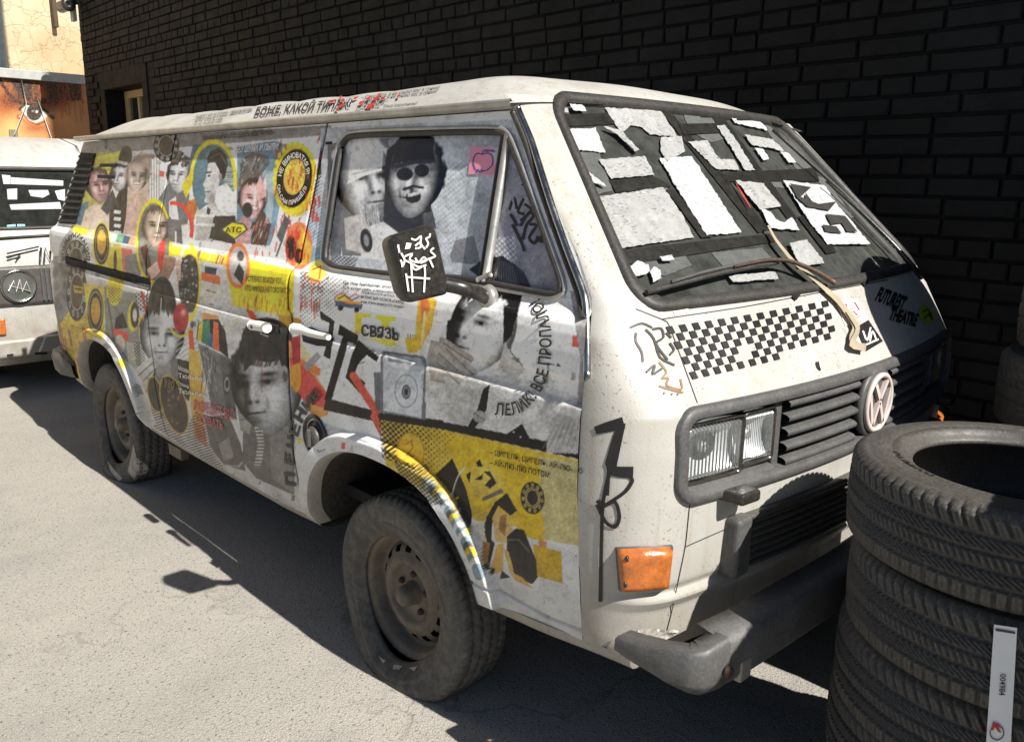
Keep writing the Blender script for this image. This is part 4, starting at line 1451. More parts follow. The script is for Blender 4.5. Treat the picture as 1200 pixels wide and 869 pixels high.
# jambs closing the gap between the nose and the doors
for sgn in (-1, 1):
    zj = np.linspace(.47, 1.70, 90)
    E1, _ = side_surface(np.full(90, .768), zj, fine=False)
    zz = E1[:, 2]
    nz_ = np.array([nose_rows(float(np.clip(q, .46, 1.745)))[0] for q in zz])
    a1 = np.stack([E1[:, 0]-.004, E1[:, 1]+.003, zz], -1)
    a2 = np.stack([nz_[:, 0]+.004, nz_[:, 1]+.003, zz], -1)
    J = np.array([a1, a1+np.array([-.004, .03, 0]), a2+np.array([.004, .03, 0]), a2])
    J[..., 1] *= -sgn
    npmesh('door_jamb', J.reshape(-1, 3), gridq(4, 90), M['rubber'], van, False)
# windscreen
scr_y = np.linspace(-1, 1, 61); scr_b = np.linspace(0, 1, 31)
A_, B_ = np.meshgrid(scr_y, scr_b, indexing='ij')
pts = np.array([[np.array(nose_p(*ws_map(a, b)))-np.array([.008, 0, .005]) for b in scr_b] for a in scr_y])
screen = npmesh('windscreen', pts.reshape(-1, 3), gridq(61, 31), M['glass'], van)
ring_on_nose('windscreen_rubber', ws_outline, [(.018, -.004), (.017, .008), (.008, .012), (-.006, .009), (-.011, -.010)], M['rubber'], screen)
# dim cab behind it
box('dashboard', .36, .72, -.70, .70, .95, 1.17, M['inner'], van, .04)
for yy in (-.42, .42):
    st = box('seat', -.40, .08, yy-.25, yy+.25, .62, .80, M['inner'], van, .06)
    box('seat_back', -.44, -.30, yy-.24, yy+.24, .80, 1.36, M['inner'], st, .06)
    box('head_rest', -.42, -.32, yy-.12, yy+.12, 1.38, 1.56, M['inner'], st, .04)
th_ = np.linspace(0, 2*math.pi, 40, endpoint=False)
sw = tube('steering_wheel', [(.36+.17*math.sin(t)*.5, .42+.21*math.cos(t), 1.16+.21*math.sin(t)*.8) for t in th_], .014, M['gloss_black'], van, 8, True)
tube('steering_column', [(.36, .42, 1.16), (.55, .42, .95)], .03, M['gloss_black'], sw, 8)
box('bulkhead', -.50, -.46, -.76, .76, .45, 1.64, M['inner'], van)
box('cab_floor', -.50, .86, -.78, .78, .46, .50, M['inner'], van)

# roof
xa = np.linspace(0, 1, 220); ya = np.linspace(-1, 1, 90)
A_, B_ = np.meshgrid(xa, ya, indexing='ij')
wgx = .745-.03*np.clip((-1.4-(-3.04+3.4*A_))/2, 0, 1)
Y = B_*wgx
X = -3.04+.03*(np.abs(Y)/.7)**2+(.405-.05*(np.abs(Y)/.6)**2+3.04)*A_
Z = roof_z(X, Y)+.0025*np.sin(X*9+Y*5)*np.sin(X*4-Y*7)
roof = npmesh('roof', np.stack([X, Y, Z], -1).reshape(-1, 3), gridq(220, 90), M['white_roof'], van)
# gutters
gx = np.linspace(-3.07, .37, 90)
for sgn in (-1, 1):
    wg = .745-.03*np.clip((-1.4-gx)/2, 0, 1)
    R = [np.stack([gx, sgn*(wg+dy), np.full_like(gx, 1.708+dz)], -1) for dy, dz in ((-.01, .012), (.014, .010), (.020, .016), (.024, .010), (.020, -.004), (-.006, -.008))]
    if sgn > 0:
        R = [q[:76] for q in R]
    npmesh('rain_gutter', np.array(R).reshape(-1, 3), gridq(6, len(R[0])), M['dirtmetal'] if sgn < 0 else M['white_roof'], roof)
# header strip between windscreen rubber and roof lip
hy = np.linspace(-.62, .62, 60)
npmesh('roof_lip', np.array([[nose_p(y, 1.742) for y in hy], [np.array([.412-.05*(y/.6)**2, y, roof_z(np.array(.40-.05*(y/.6)**2), np.array(y))+.004]) for y in hy]]).reshape(-1, 3), gridq(2, 60), M['white_roof'], roof)


# ------------------------------------------------------------------ prints, stickers and lettering laid on the van
def on_van(name, pts2, faces, off, mat, parent, thick=0.0, bv=None, smooth=False, jit=0.0):
    V = []
    ok = []
    for i, (x, y) in enumerate(pts2):
        h = hit(x, y, off+(rnd.uniform(-jit, jit) if jit else 0), bv)
        ok.append(h is not None)
        V.append(h if h is not None else Vector((0, 0, 0)))
    F = [f for f in faces if all(ok[i] for i in f)]
    if not F:
        return None
    used = sorted({i for f in F for i in f})
    rm = {k: j for j, k in enumerate(used)}
    o = mesh(name, [V[i] for i in used], [[rm[i] for i in f] for f in F], mat, parent, smooth)
    if thick:
        s = o.modifiers.new('solid', 'SOLIDIFY')
        s.thickness = thick
        s.offset = 0
    return o


def quad_patch(name, quad, off, mat, parent, n=4, m=4, thick=0.0, jit=0.0, smooth=False, bv=None):
    a, b, c, d = [np.array(p, float) for p in quad]
    P = []
    for i in range(n+1):
        for j in range(m+1):
            s, t = i/n, j/m
            P.append((a*(1-s)+b*s)*(1-t)+(d*(1-s)+c*s)*t)
    return on_van(name, P, gridq(n+1, m+1).tolist(), off, mat, parent, thick, bv, smooth, jit)


def poly_patch(name, poly, off, mat, parent, step=6.0, jit=0.0, smooth=False, bv=None):
    """any pixel polygon, filled with a clipped grid of cells"""
    p = np.array(poly, float)
    x0, y0 = p.min(0); x1, y1 = p.max(0)
    n = max(2, int((x1-x0)/step)); m = max(2, int((y1-y0)/step))
    ed = list(map(tuple, p))
    V, F = [], []

    def clip(sub, fn):
        out = []
        for i in range(len(sub)):
            a, b = sub[i-1], sub[i]
            fa, fb = fn(a), fn(b)
            if fb >= 0:
                if fa < 0:
                    t = fa/(fa-fb); out.append((a[0]+(b[0]-a[0])*t, a[1]+(b[1]-a[1])*t))
                out.append(b)
            elif fa >= 0:
                t = fa/(fa-fb); out.append((a[0]+(b[0]-a[0])*t, a[1]+(b[1]-a[1])*t))
        return out
    idx = {}
    for i in range(n):
        xa, xb = x0+(x1-x0)*i/n, x0+(x1-x0)*(i+1)/n
        col = clip(clip(ed, lambda q: q[0]-xa), lambda q: xb-q[0])
        if len(col) < 3:
            continue
        for j in range(m):
            yc, yd = y0+(y1-y0)*j/m, y0+(y1-y0)*(j+1)/m
            cell = clip(clip(col, lambda q: q[1]-yc), lambda q: yd-q[1])
            if len(cell) < 3:
                continue
            f = []
            for q in cell:
                k = (round(q[0], 2), round(q[1], 2))
                if k not in idx:
                    idx[k] = len(V); V.append(q)
                if idx[k] not in f:
                    f.append(idx[k])
            if len(f) >= 3:
                F.append(f)
    return on_van(name, V, F, off, mat, parent, 0, bv, smooth, jit)


def stroke(name, pts, w, off, mat, parent, bv=None, sub=3):
    """a brush stroke of width w (pixels)"""
    P = [np.array(p, float) for p in pts]
    D = []
    for a, b in zip(P[:-1], P[1:]):
        for k in range(sub):
            D.append(a+(b-a)*k/sub)
    D.append(P[-1])
    D = smooth_path(D, 1)
    ws = w if not np.isscalar(w) else [w]*len(D)
    if len(ws) != len(D):
        ws = np.interp(np.linspace(0, 1, len(D)), np.linspace(0, 1, len(ws)), ws)
    T = np.gradient(np.array(D), axis=0)
    V = []
    for p, t, ww in zip(D, T, ws):
        n = np.array([-t[1], t[0]])/max(1e-6, np.linalg.norm(t))
        V += [p+n*ww/2, p-n*ww/2]
    F = [(2*i, 2*i+2, 2*i+3, 2*i+1) for i in range(len(D)-1)]
    return on_van(name, V, F, off, mat, parent, 0, bv)


def strokes(name, lists, w, off, mat, parent, bv=None):
    """several strokes of one tag joined to one piece"""
    obs = [stroke(name, L, w, off+.0003*i, mat, parent, bv) for i, L in enumerate(lists)]
    obs = [o for o in obs if o]
    V, F = [], []
    for o in obs:
        b = len(V)
        V += [tuple(v.co) for v in o.data.vertices]
        F += [[b+i for i in p.vertices] for p in o.data.polygons]
    for o in obs:
        bpy.data.objects.remove(o)
    return mesh(name, V, F, mat, parent)


_dg = None


def glyphs(s, bold=.0, shear=0.0, space=1.0):
    cu = bpy.data.curves.new('lettering', 'FONT')
    cu.body = s
    cu.offset = bold
    cu.shear = shear
    cu.space_character = space
    cu.resolution_u = 2
    ob = bpy.data.objects.new('lettering', cu)
    COL.objects.link(ob)
    dg = bpy.context.evaluated_depsgraph_get()
    me = bpy.data.meshes.new_from_object(ob.evaluated_get(dg))
    V = np.array([v.co[:2] for v in me.vertices]) if len(me.vertices) else np.zeros((0, 2))
    F = [list(p.vertices) for p in me.polygons]
    bpy.data.objects.remove(ob)
    bpy.data.curves.remove(cu)
    bpy.data.meshes.remove(me)
    if len(V):
        V = V-V.min(0)
        V = V/V.max(0)
    return V, F


def lettering(s, p0, p1, up, mat, parent, bold=.02, off=.0035, shear=0.0, space=1.0, name='lettering', bv=None, bend=None):
    """text whose baseline runs p0 -> p1 (pixels), 'up' the vector from baseline to cap height"""
    V, F = glyphs(s, bold, shear, space)
    p0, p1, up = [np.array(v, float) for v in (p0, p1, up)]
    P = [p0+(p1-p0)*u+up*v for u, v in V]
    return on_van(name, P, F, off, M[mat], parent, 0, bv)


def arc_lettering(s, fn, hgt, mat, parent, bold=.02, off=.0035, name='lettering'):
    """fn(t) -> (point, tangent angle) in pixels"""
    V, F = glyphs(s, bold)
    P = []
    for u, v in V:
        p, n = fn(u)
        P.append(np.array(p)+np.array(n)*hgt*v)
    return on_van(name, P, F, off, M[mat], parent)


lettering('БОЖЕ, КАКОЙ ТИПАЖ!', (299, 140), (412, 130), (3, -15), 'darkink', roof, .018, .008, .15)
lettering('– Будете у нас на Колыме – милости просим', (228, 142), (296, 133), (1, -5), 'darkink', roof, .01, .008, .2)
lettering('– Нет уж, лучше вы к нам.', (226, 148), (262, 144), (1, -5), 'darkink', roof, .01, .008, .2)
lettering('– Слушайте, я не узнаю вас в гриме!', (424, 121), (516, 109), (1, -6), 'darkink', roof, .01, .008, .2)
lettering('Житие мое...', (424, 126), (456, 122), (1, -5), 'darkink', roof, .01, .008, .2)
lettering('Паки, паки... Иже херувимы!', (418, 134), (490, 127), (1, -5), 'darkink', roof, .01, .008, .2)
for k in range(15):
    x = rnd.uniform(372, 470); y = 140-(x-300)*.085-rnd.uniform(-2, 18)
    quad_patch('red_splash', [(x, y), (x+rnd.uniform(2, 7), y-1), (x+rnd.uniform(1, 5), y+rnd.uniform(2, 5)), (x-1, y+3)], .0085, M['redink'], roof, 1, 1)
lettering('ПРИЕЗЖАЙ В АТС! ЗДЕСЬ ВСЕ ЧЕТКО-', (237, 166), (321, 159), (1, -7.5), 'black', slider, .03, .004, .1)
lettering('БЕЗ ШУМА И ПЫЛИ!', (276, 180), (327, 176), (1.5, -8.5), 'whiteink', slider, .03, .004, .2)
lettering('АТС', (265, 273), (284, 273), (0, -7), 'black', slider, .02)
lettering('УСПЕВАЕТ ВСЮДУ ТОТ,', (289, 331), (332, 334), (0, -8), 'black', slider, .01)
lettering('КТО НИКУДА НЕ ТОРОПИТСЯ!', (288, 342), (341, 345.5), (0, -8), 'black', slider, .01)


def badge(t0, t1, rx, ry):
    def fn(u):
        t = math.radians(t0+(t1-t0)*u)
        s = 1 if t1 > t0 else -1
        p = (345+rx*math.cos(t)+.14*(-ry*math.sin(t)), 209+ry*math.sin(t)+.0*rx)
        n = (math.cos(t)*s, math.sin(t)*s*1.5)
        return p, n
    return fn


arc_lettering('НЕ ВИНОВАТАЯ Я!', badge(185, 350, 14.2, 23.5), 4.6, 'whiteink', slider, .02)
arc_lettering('ОН САМ ПРИШЁЛ!', badge(165, 20, 18.6, 31.5), 4.6, 'whiteink', slider, .02)
arc_lettering('КОММУНИКАЦИЯ', lambda u: ((89+12.5*math.cos(math.radians(175+190*u)), 303+23*math.sin(math.radians(175+190*u))), (math.cos(math.radians(175+190*u)), math.sin(math.radians(175+190*u))*1.6)), 4.5, 'darkink', rearp, .02)
for i, s in enumerate(['Москва', 'Тюльпан', 'Черный', 'Тюльпан']):
    lettering(s, (210, 433+i*9), (222+i % 2*20, 437+i*9.6), (0, -5.5), 'whiteink', slider, .015)
lettering('РАЗРЕШИТЕ ВАС', (228, 481), (275, 492), (0, -13), 'pinkink', slider, .02)
lettering('ПОЗВАТЬ', (231, 494), (262, 503), (0, -10), 'pinkink', slider, .02)
lettering('1980', (190, 452), (205, 456), (1, -10), 'brownink', slider, .02)
for i, s in enumerate(['Еда, Иван Арнольдович, штука хитрая.', 'Есть нужно уметь, а представьте себе', 'людей вовсе есть не умеют. Нужно', 'не только знать что съесть, но и когда', 'и как. И есть нужно в АТС это факт!']):
    lettering(s, (403-i*.3+(22 if i > 1 else 0), 334+i*5.4), (474, 340.5+i*5.5), (.6, -4.2), 'darkink', door, .008 if i < 2 else .014)
lettering('СВЯЗЬ', (425, 393), (469, 398), (0, -13.5), 'black', door, .03, .006)
for i, (ch, x, y) in enumerate([('П', 348, 569), ('Е', 345, 545), ('Ч', 347, 527), ('Е', 350, 512), ('Н', 355, 496), ('И', 362, 482), ('Е', 371, 471)]):
    a = [(-1.5, -15), (.5, -13), (2, -13), (3.5, -13), (6, -13), (8, -10), (7, -9)][i]
    lettering(ch, (x, y), (x+a[0], y+a[1]), (a[1]*.85, -a[0]*.85-3), 'darkink', door if i else slider, .04, .004)
ARC = np.array([(581, 486), (600, 487), (615, 482), (628, 470), (638, 455), (645, 435), (648, 412), (648, 388), (643, 366), (633, 350)], float)
_cl = np.concatenate([[0], np.cumsum(np.linalg.norm(np.diff(ARC, axis=0), axis=1))])


def arcfn(u):
    s = u*_cl[-1]
    p = np.array([np.interp(s, _cl, ARC[:, 0]), np.interp(s, _cl, ARC[:, 1])])
    e = np.array([np.interp(min(s+6, _cl[-1]), _cl, ARC[:, 0]), np.interp(min(s+6, _cl[-1]), _cl, ARC[:, 1])])-np.array([np.interp(max(s-6, 0), _cl, ARC[:, 0]), np.interp(max(s-6, 0), _cl, ARC[:, 1])])
    e /= np.linalg.norm(e)
    return p, (e[1], -e[0])


arc_lettering('ЛЕЛИК! ВСЕ ПРОПАЛО!', arcfn, 15, 'darkink', door, .02, .004)
lettering('– ЦИГЕЛЬ, ЦИГЕЛЬ, АЙ-ЛЮ-ЛЮ', (575, 533), (684, 556), (0, -9.5), 'black', door, .013, .004)
lettering('– АЙ-ЛЮ-ЛЮ ПОТОМ.', (575, 544), (647, 560), (0, -9), 'black', door, .013, .004)
# quarter-light tag and note
strokes('painted_tag', [[(603, 215), (598, 232), (594, 245)], [(600, 212), (612, 218), (606, 232), (600, 226), (603, 244)], [(616, 222), (609, 236), (603, 248), (612, 250)], [(612, 238), (622, 245), (607, 258)], [(607, 264), (618, 246), (624, 252), (614, 262), (610, 280)], [(618, 262), (628, 262), (616, 278), (624, 286), (628, 276)], [(598, 262), (610, 286), (612, 294)], [(596, 250), (604, 264)], [(628, 282), (636, 272)], [(632, 284), (634, 278)], [(610, 210), (615, 216)], [(615, 209), (610, 217)]], 3.3, -.0085, M['black'], door)
quad_patch('pink_note', [(549, 171), (581, 172), (577, 204), (546, 203)], -.0085, M['pinkpaper'], door, 3, 3, .0006)
strokes('apple_sketch', [[(563, 180), (556, 178), (551, 187), (554, 198), (560, 200), (568, 199), (575, 192), (575, 182), (570, 178), (563, 180)], [(563, 180), (564, 174), (578, 177)], [(566, 177), (576, 175)], [(556, 201), (558, 197), (560, 202), (562, 198)]], 1.3, -.0075, M['blueink'], door)

# ------------------------------------------------------------------ nose graphics
strokes('painted_tag', [[(698, 504), (712, 500), (731, 495)], [(729, 495), (722, 520), (716, 545)], [(714, 540), (718, 552), (742, 553)]], [9, 12, 14], .002, M['black'], nose)
strokes('painted_tag', [[(716, 545), (708, 580), (706, 600), (705, 640), (704, 704)], [(722, 548), (738, 558), (742, 562), (734, 575), (715, 588), (702, 596)], [(714, 548), (712, 580)], [(700, 590), (710, 612), (722, 618), (727, 605), (722, 585), (708, 592), (700, 586)]], 4.2, .0022, M['black'], nose)
strokes('pen_tag', [[(738, 384), (752, 378), (764, 384)], [(745, 390), (744, 400), (752, 412), (753, 424)], [(756, 386), (766, 396), (772, 420), (790, 428)], [(764, 386), (775, 384), (778, 396), (766, 402), (782, 422)], [(780, 390), (786, 396)], [(784, 402), (790, 410), (784, 416)], [(757, 436), (768, 426), (763, 440), (775, 432)]], 2.6, .0016, M['darkink'], nose)
strokes('pen_tag', [[(772, 424), (782, 436), (774, 444), (784, 442), (779, 452), (800, 458), (797, 444)], [(772, 452), (784, 456), (800, 460)], [(777, 460), (779, 461)], [(786, 461), (788, 462)], [(793, 461), (795, 462)]], 2.4, .0018, M['brownink'], nose)
# chequered stickers on the bonnet: every black square is a piece
TL, TR, BR, BL = [np.array(p, float) for p in ((779, 383), (969, 352), (982, 403), (811, 445))]
NCX, NCY = 25, 7


def chk(u, v):
    p = (TL*(1-u)+TR*u)*(1-v)+(BL*(1-u)+BR*u)*v
    return p+np.array([0, 1.5*math.sin(u*math.pi)])


for i in range(NCX):
    for j in range(NCY):
        if (i+j) % 2 or (j == 6 and i > 15) or (i, j) in ((10, 4), (9, 5)):
            continue
        e = .04
        u0, u1, v0, v1 = (i+e)/NCX, (i+1-e)/NCX, (j+e)/NCY, (j+1-e)/NCY
        quad_patch('checker_square', [chk(u0, v0), chk(u1, v0), chk(u1, v1), chk(u0, v1)], .002, M['black'], nose, 1, 1, .003)
lettering('FUTUREST', (1024, 353), (1056, 365), (8, -17), 'black', nose, .05, .002)
lettering('THEATRE', (1040, 375), (1072, 383), (5, -15), 'black', nose, .05, .002)
poly_patch('green_sticker', [(1076, 362), (1083, 357), (1090, 362), (1096, 372), (1092, 378), (1082, 379), (1077, 372)], .002, M['green'], nose, 5)
strokes('sticker_scrawl', [[(1080, 366), (1086, 362), (1090, 370)], [(1081, 374), (1087, 368), (1092, 375)]], 1.4, .0035, M['black'], nose)
quad_patch('white_sticker', [(977, 352), (1004, 350), (1016, 374), (990, 382)], .002, M['whiteink'], nose, 2, 2)
strokes('red_scrawl', [[(984, 358), (992, 356), (990, 366), (1000, 360)], [(990, 372), (998, 364), (1004, 370)], [(986, 366), (996, 376), (1008, 370)], [(1000, 354), (1006, 364)]], 1.0, .0035, M['redink'], nose)
quad_patch('black_sticker', [(1002, 384), (1017, 375), (1034, 400), (1014, 412)], .002, M['black'], nose, 2, 2)
strokes('white_scrawl', [[(1010, 388), (1015, 402), (1019, 384)], [(1018, 400), (1021, 386), (1026, 400)], [(1012, 405), (1028, 398)]], 1.8, .0036, M['whiteink'], nose)
quad_patch('small_label', [(789, 365), (806, 362), (806, 367), (790, 370)], .002, M['whiteink'], nose, 1, 1)
stroke('scratch_mark', [(957, 424), (958, 430), (961, 434)], [4, 4, 2], .002, M['black'], nose)
poly_patch('washer_jet', [(925, 348), (938, 344), (931, 353)], .006, M['black'], nose, 8)
poly_patch('washer_jet', [(1007, 331), (1018, 328), (1012, 337)], .006, M['black'], nose, 8)
# hairline shut lines of the bonnet and front panel
for L in ([(745, 362), (775, 374), (783, 378), (817, 472)], [(808, 590), (803, 640), (786, 720), (778, 750)], [(803, 640), (860, 615), (915, 586)], [(775, 374), (870, 360), (975, 340), (1040, 328)]):
    stroke('shut_line', L, 1.1, .0012, M['darkink'], nose, None, 6)


# ------------------------------------------------------------------ paper and tape on the windscreen
def W(L): return [(600+.4167*x, 80+.4167*y) for x, y in L]


wsv = []
wsv_n = (61, 31)
BVW = BVHTree.FromPolygons([tuple(v) for v in pts.reshape(-1, 3)], [tuple(int(i) for i in f) for f in gridq(61, 31)])
papers = [
    ('paper', [(258, 115), (415, 122), (462, 198), (385, 190), (365, 172), (330, 165), (305, 188)]),
    ('paper2', [(128, 178), (232, 172), (260, 242), (180, 235), (160, 262), (140, 240)]),
    ('paper', [(240, 262), (370, 252), (397, 305), (275, 316)]),
    ('paper', [(218, 370), (420, 340), (470, 410), (508, 480), (300, 512), (262, 470)]),
    ('paper2', [(410, 258), (500, 253), (565, 350), (640, 467), (543, 475), (470, 360)]),
    ('paper', [(415, 200), (472, 197), (482, 240), (432, 268), (412, 235)]),
    ('paper', [(490, 212), (545, 208), (562, 240), (580, 262), (620, 262), (634, 292), (570, 290)]),
    ('paper', [(570, 168), (592, 165), (630, 215), (678, 292), (650, 293), (610, 225)]),
    ('paper2', [(600, 128), (690, 150), (714, 180), (622, 160)]),
    ('paper', [(648, 192), (735, 208), (760, 239), (668, 222)]),
    ('paper2', [(676, 230), (700, 232), (716, 262), (700, 266)]),
    ('paper2', [(748, 240), (772, 244), (792, 272), (772, 272)]),
    ('paper', [(622, 323), (700, 330), (750, 395), (690, 405)]),
    ('paper2', [(692, 402), (720, 410), (735, 432), (760, 440), (780, 425), (802, 462), (720, 457)]),
    ('paper2', [(755, 322), (870, 335), (915, 400), (1000, 500), (880, 502), (830, 440)]),
    ('paper2', [(315, 575), (345, 550), (375, 560), (380, 578), (364, 590), (320, 598)]),
    ('paper2', [(380, 580), (392, 566), (410, 575), (412, 600), (390, 610)]),
    ('paper', [(600, 592), (730, 580), (740, 600), (612, 610)]),
    ('paper2', [(175, 305), (205, 300), (235, 322), (258, 342), (200, 326)]),
    ('paper', [(770, 500), (820, 490), (870, 555), (800, 566)]),
    ('paper2', [(155, 112), (192, 114), (202, 132), (165, 130)]),
    ('paper', [(110, 125), (150, 123), (152, 137), (112, 138)]),
    ('paper', [(250, 175), (300, 188), (350, 240), (338, 246), (290, 200)]),
    ('paper2', [(405, 540), (440, 535), (446, 550), (412, 552)]),
    ('paper3', [(172, 238), (244, 234), (262, 290), (282, 345), (216, 364), (180, 300)]),
    ('paper3', [(395, 300), (430, 330), (470, 410), (440, 400), (400, 345)]),
    ('paper3', [(480, 128), (560, 130), (600, 200), (560, 210), (500, 180)]),
    ('paper3', [(700, 150), (760, 190), (850, 280), (800, 285), (740, 215)]),
    ('paper3', [(320, 520), (480, 520), (505, 555), (430, 585), (340, 560)]),
    ('paper3', [(640, 300), (740, 296), (770, 340), (700, 330)]),
    ('paper3', [(840, 300), (880, 310), (960, 420), (930, 430)]),
    ('paper3', [(560, 520), (700, 505), (740, 545), (600, 570)]),
]
for i, (mt, L) in enumerate(papers):
    # ragged torn edge
    R = []
    for a, b in zip(L, L[1:]+L[:1]):
        n = max(2, int(math.hypot(b[0]-a[0], b[1]-a[1])/9))
        for k in range(n):
            j = 1.3 if k else 0
            R.append((a[0]+(b[0]-a[0])*k/n+rnd.uniform(-j, j), a[1]+(b[1]-a[1])*k/n+rnd.uniform(-j, j)))
    poly_patch('paper_sheet', W(R), .006+.0004*i if mt != 'paper3' else .002, M[mt], screen, 5.0, .0016 if mt != 'paper3' else .0004, False, BVW)
tapes = [
    [(105, 135), (265, 128), (292, 160), (110, 168)], [(412, 118), (442, 122), (722, 455), (690, 466)], [(270, 318), (400, 306), (447, 336), (290, 352)],
    [(300, 514), (720, 468), (738, 490), (312, 556)], [(560, 140), (598, 148), (800, 425), (770, 424)], [(580, 297), (850, 284), (862, 320), (600, 322)],
    [(150, 340), (200, 335), (330, 530), (290, 540)], [(465, 160), (580, 158), (590, 185), (480, 190)], [(430, 345), (452, 343), (560, 478), (530, 480)],
    [(800, 420), (835, 415), (910, 520), (880, 525)],
]
for i, L in enumerate(tapes):
    poly_patch('tape_strip', W(L), .0035+.00025*i, M['tape'], screen, 8.0, .0007, False, BVW)
# printed marks on the right-hand sheet
for L in ([(770, 335), (830, 345), (800, 372), (850, 392), (900, 385), (880, 410), (820, 400), (790, 375)], [(870, 420), (925, 425), (960, 470), (930, 470), (915, 445), (885, 450)], [(860, 450), (900, 455), (915, 475), (870, 470)]):
    poly_patch('printed_mark', W(L), .0175, M['darkink'], screen, 8.0, 0, False, BVW)
stroke('printed_mark', W([(618, 335), (640, 370), (660, 405)]), [.6, 1.6, .6], .0172, M['redink'], screen, BVW)


# ------------------------------------------------------------------ wipers
def wpts(L, off, bv=None): return [np.array(h) for h in (hit(x, y, off, bv) for x, y in L) if h is not None]


wiper = tube('wiper_arm', smooth_path(pxpath([(966, 338), (945, 326), (916, 314), (900, 312)], .03, 4), 2), [.007]*30, M['rust'], van, 6) if False else None
P_ = smooth_path(pxpath([(966, 338), (945, 326), (916, 314), (890, 313), (850, 322)], .032, 4), 2)
wiper = tube('wiper_arm', P_, np.linspace(.008, .004, len(P_)), plain('rusty_wiper', (72, 54, 44), .6, .3, var=.3, dust=.3), van, 6)
P_ = smooth_path(pxpath([(752, 349), (800, 336), (850, 323), (905, 313)], .020, 4), 1)
tube('wiper_blade', P_, .0065, M['rubber'], wiper, 6)
P_ = smooth_path(pxpath([(778, 340), (812, 329), (850, 320), (880, 315)], .030, 4), 1)
tube('blade_holder', P_, .0045, M['greyplastic'], wiper, 6)
P_ = smooth_path(pxpath([(1070, 330), (1040, 295), (1000, 255), (960, 220)], .030, 5), 2)
wip2 = tube('wiper_arm', P_, np.linspace(.010, .005, len(P_)), M['gloss_black'], van, 6)
P_ = smooth_path(pxpath([(1046, 296), (985, 234), (900, 158)], .022, 6), 1)
tube('wiper_blade', P_, .006, M['rubber'], wip2, 6)
# loose strip of cloth tape hanging off the wiper over the bonnet
L = [(896, 268), (905, 285), (925, 310), (950, 330), (978, 355), (1000, 384), (992, 400), (1006, 412)]
stroke('loose_tape', L, [2, 3, 4, 5, 6, 9, 7, 5], .014, M['cloth'], van, None, 4)
stroke('loose_tape', [(986, 368), (1000, 388), (990, 408), (1008, 410)], [3, 5, 7, 9], .018, M['cloth'], van, None, 4)

# ------------------------------------------------------------------ grille frame, lamps, emblem
FC = .942


def fr_outline(g):
    return [(a, FC+b) for a, b in dens(rrect(.800+g, .1065+g, .055+max(-.045, g), 8))]


frame = ring_on_nose('grille_frame', fr_outline, [(.004, -.012), (.004, .010), (.001, .014), (-.018, .015), (-.020, .012), (-.024, .004), (-.028, -.06)], M['greyplastic'], van)
tray = [[nose_p(y, z)+np.array([-.06, 0, 0]) for z in (.85, 1.035)] for y in np.linspace(-.78, .78, 41)]
npmesh('grille_backing', np.array(tray).reshape(-1, 3), gridq(41, 2), M['inner'], frame)
for sgn in (-1, 1):
    box('lamp_surround', .935, .985, min(sgn*.462, sgn*.432), max(sgn*.462, sgn*.432), .85, 1.035, M['greyplastic'], frame, .004)
    # tapered ledge under the lamps
    L = []
    for y in np.linspace(.47, .765, 14):
        x = nose_x(y, .87)
        L.append([(x+.004, sgn*y, .852), (x-.01, sgn*y, .868), (x-.05, sgn*y, .874)])
    npmesh('lamp_ledge', np.array(L).reshape(-1, 3), gridq(14, 3), M['greyplastic'], frame)
    for (ya, yb, za, zb, bulb) in ((.583, .760, .873, 1.006, .672), (.470, .578, .884, 1.008, .524)):
        hl = empty('headlamp', (0, 0, 0))
        hl.parent = van
        hl.location = Vector((0, 0, 0))-van.location
        n, m = 128, 12
        G = []
        for i in range(n+1):
            y = ya+(yb-ya)*i/n
            row = []
            for j in range(m+1):
                z = za+(zb-za)*j/m
                e = max(abs(2*i/n-1), abs(2*j/m-1))
                x = nose_x(y, .94)-.012+.0009*math.cos(i*math.pi/4)*(1 if e < .93 else 0)-.02*max(0, e-.93)/.07
                row.append((x, sgn*y, z))
            G.append(row)
        npmesh('lens', np.array(G).reshape(-1, 3), gridq(n+1, m+1), M['lens'], hl)
        yc, zc = (ya+yb)/2, (za+zb)/2
        G = []
        for i in range(25):
            for j in range(17):
                a, b = i/12-1, j/8-1
                y, z = yc+(yb-ya)/2*a, zc+(zb-za)/2*b
                G.append((nose_x(yc, .94)-.02-.05*(1-.5*(a*a+b*b))+.022*a*-.3, sgn*y, z))
        npmesh('reflector', np.array(G), gridq(25, 17), M['reflector'], hl)
        lathe('bulb_cap', [(0.001, 0), (.012, 0), (.014, -.02), (.001, -.02)], 'x', (nose_x(yc, .94)-.04, sgn*yc, zc), M['dirtmetal'], hl, 20)
        o = [(yc*sgn+a, zc+b) for a, b in dens(rrect((yb-ya)/2+.004, (zb-za)/2+.004, .012, 4))]
        R = []
        for g, off in ((1.0, -.02), (1.0, .001-.012), (.95, .001-.012), (.95, -.03)):
            R.append([np.array([nose_x(y, .94)+off, sgn*yc+(y-sgn*yc)*g, zc+(z-zc)*g]) for y, z in o])
        V = np.array(R)
        npmesh('lamp_rim', V.reshape(-1, 3), gridq(4, V.shape[1], False, True), M['gloss_black'], hl)
# slats of the upper grille: each its own piece, left and right of the badge
for k in range(5):
    zc = .868+k*.0365
    for sgn in (-1, 1):
        R = []
        for y in np.linspace(.10, .435, 12):
            x = nose_x(y, .94)
            R.append([(x-.045, sgn*y, zc+.016), (x-.004, sgn*y, zc+.008), (x+.004, sgn*y, zc+.002), (x+.002, sgn*y, zc-.008), (x-.02, sgn*y, zc-.009)])
        npmesh('grille_slat', np.array(R).reshape(-1, 3), gridq(12, 5), M['greyplastic'], frame, False)
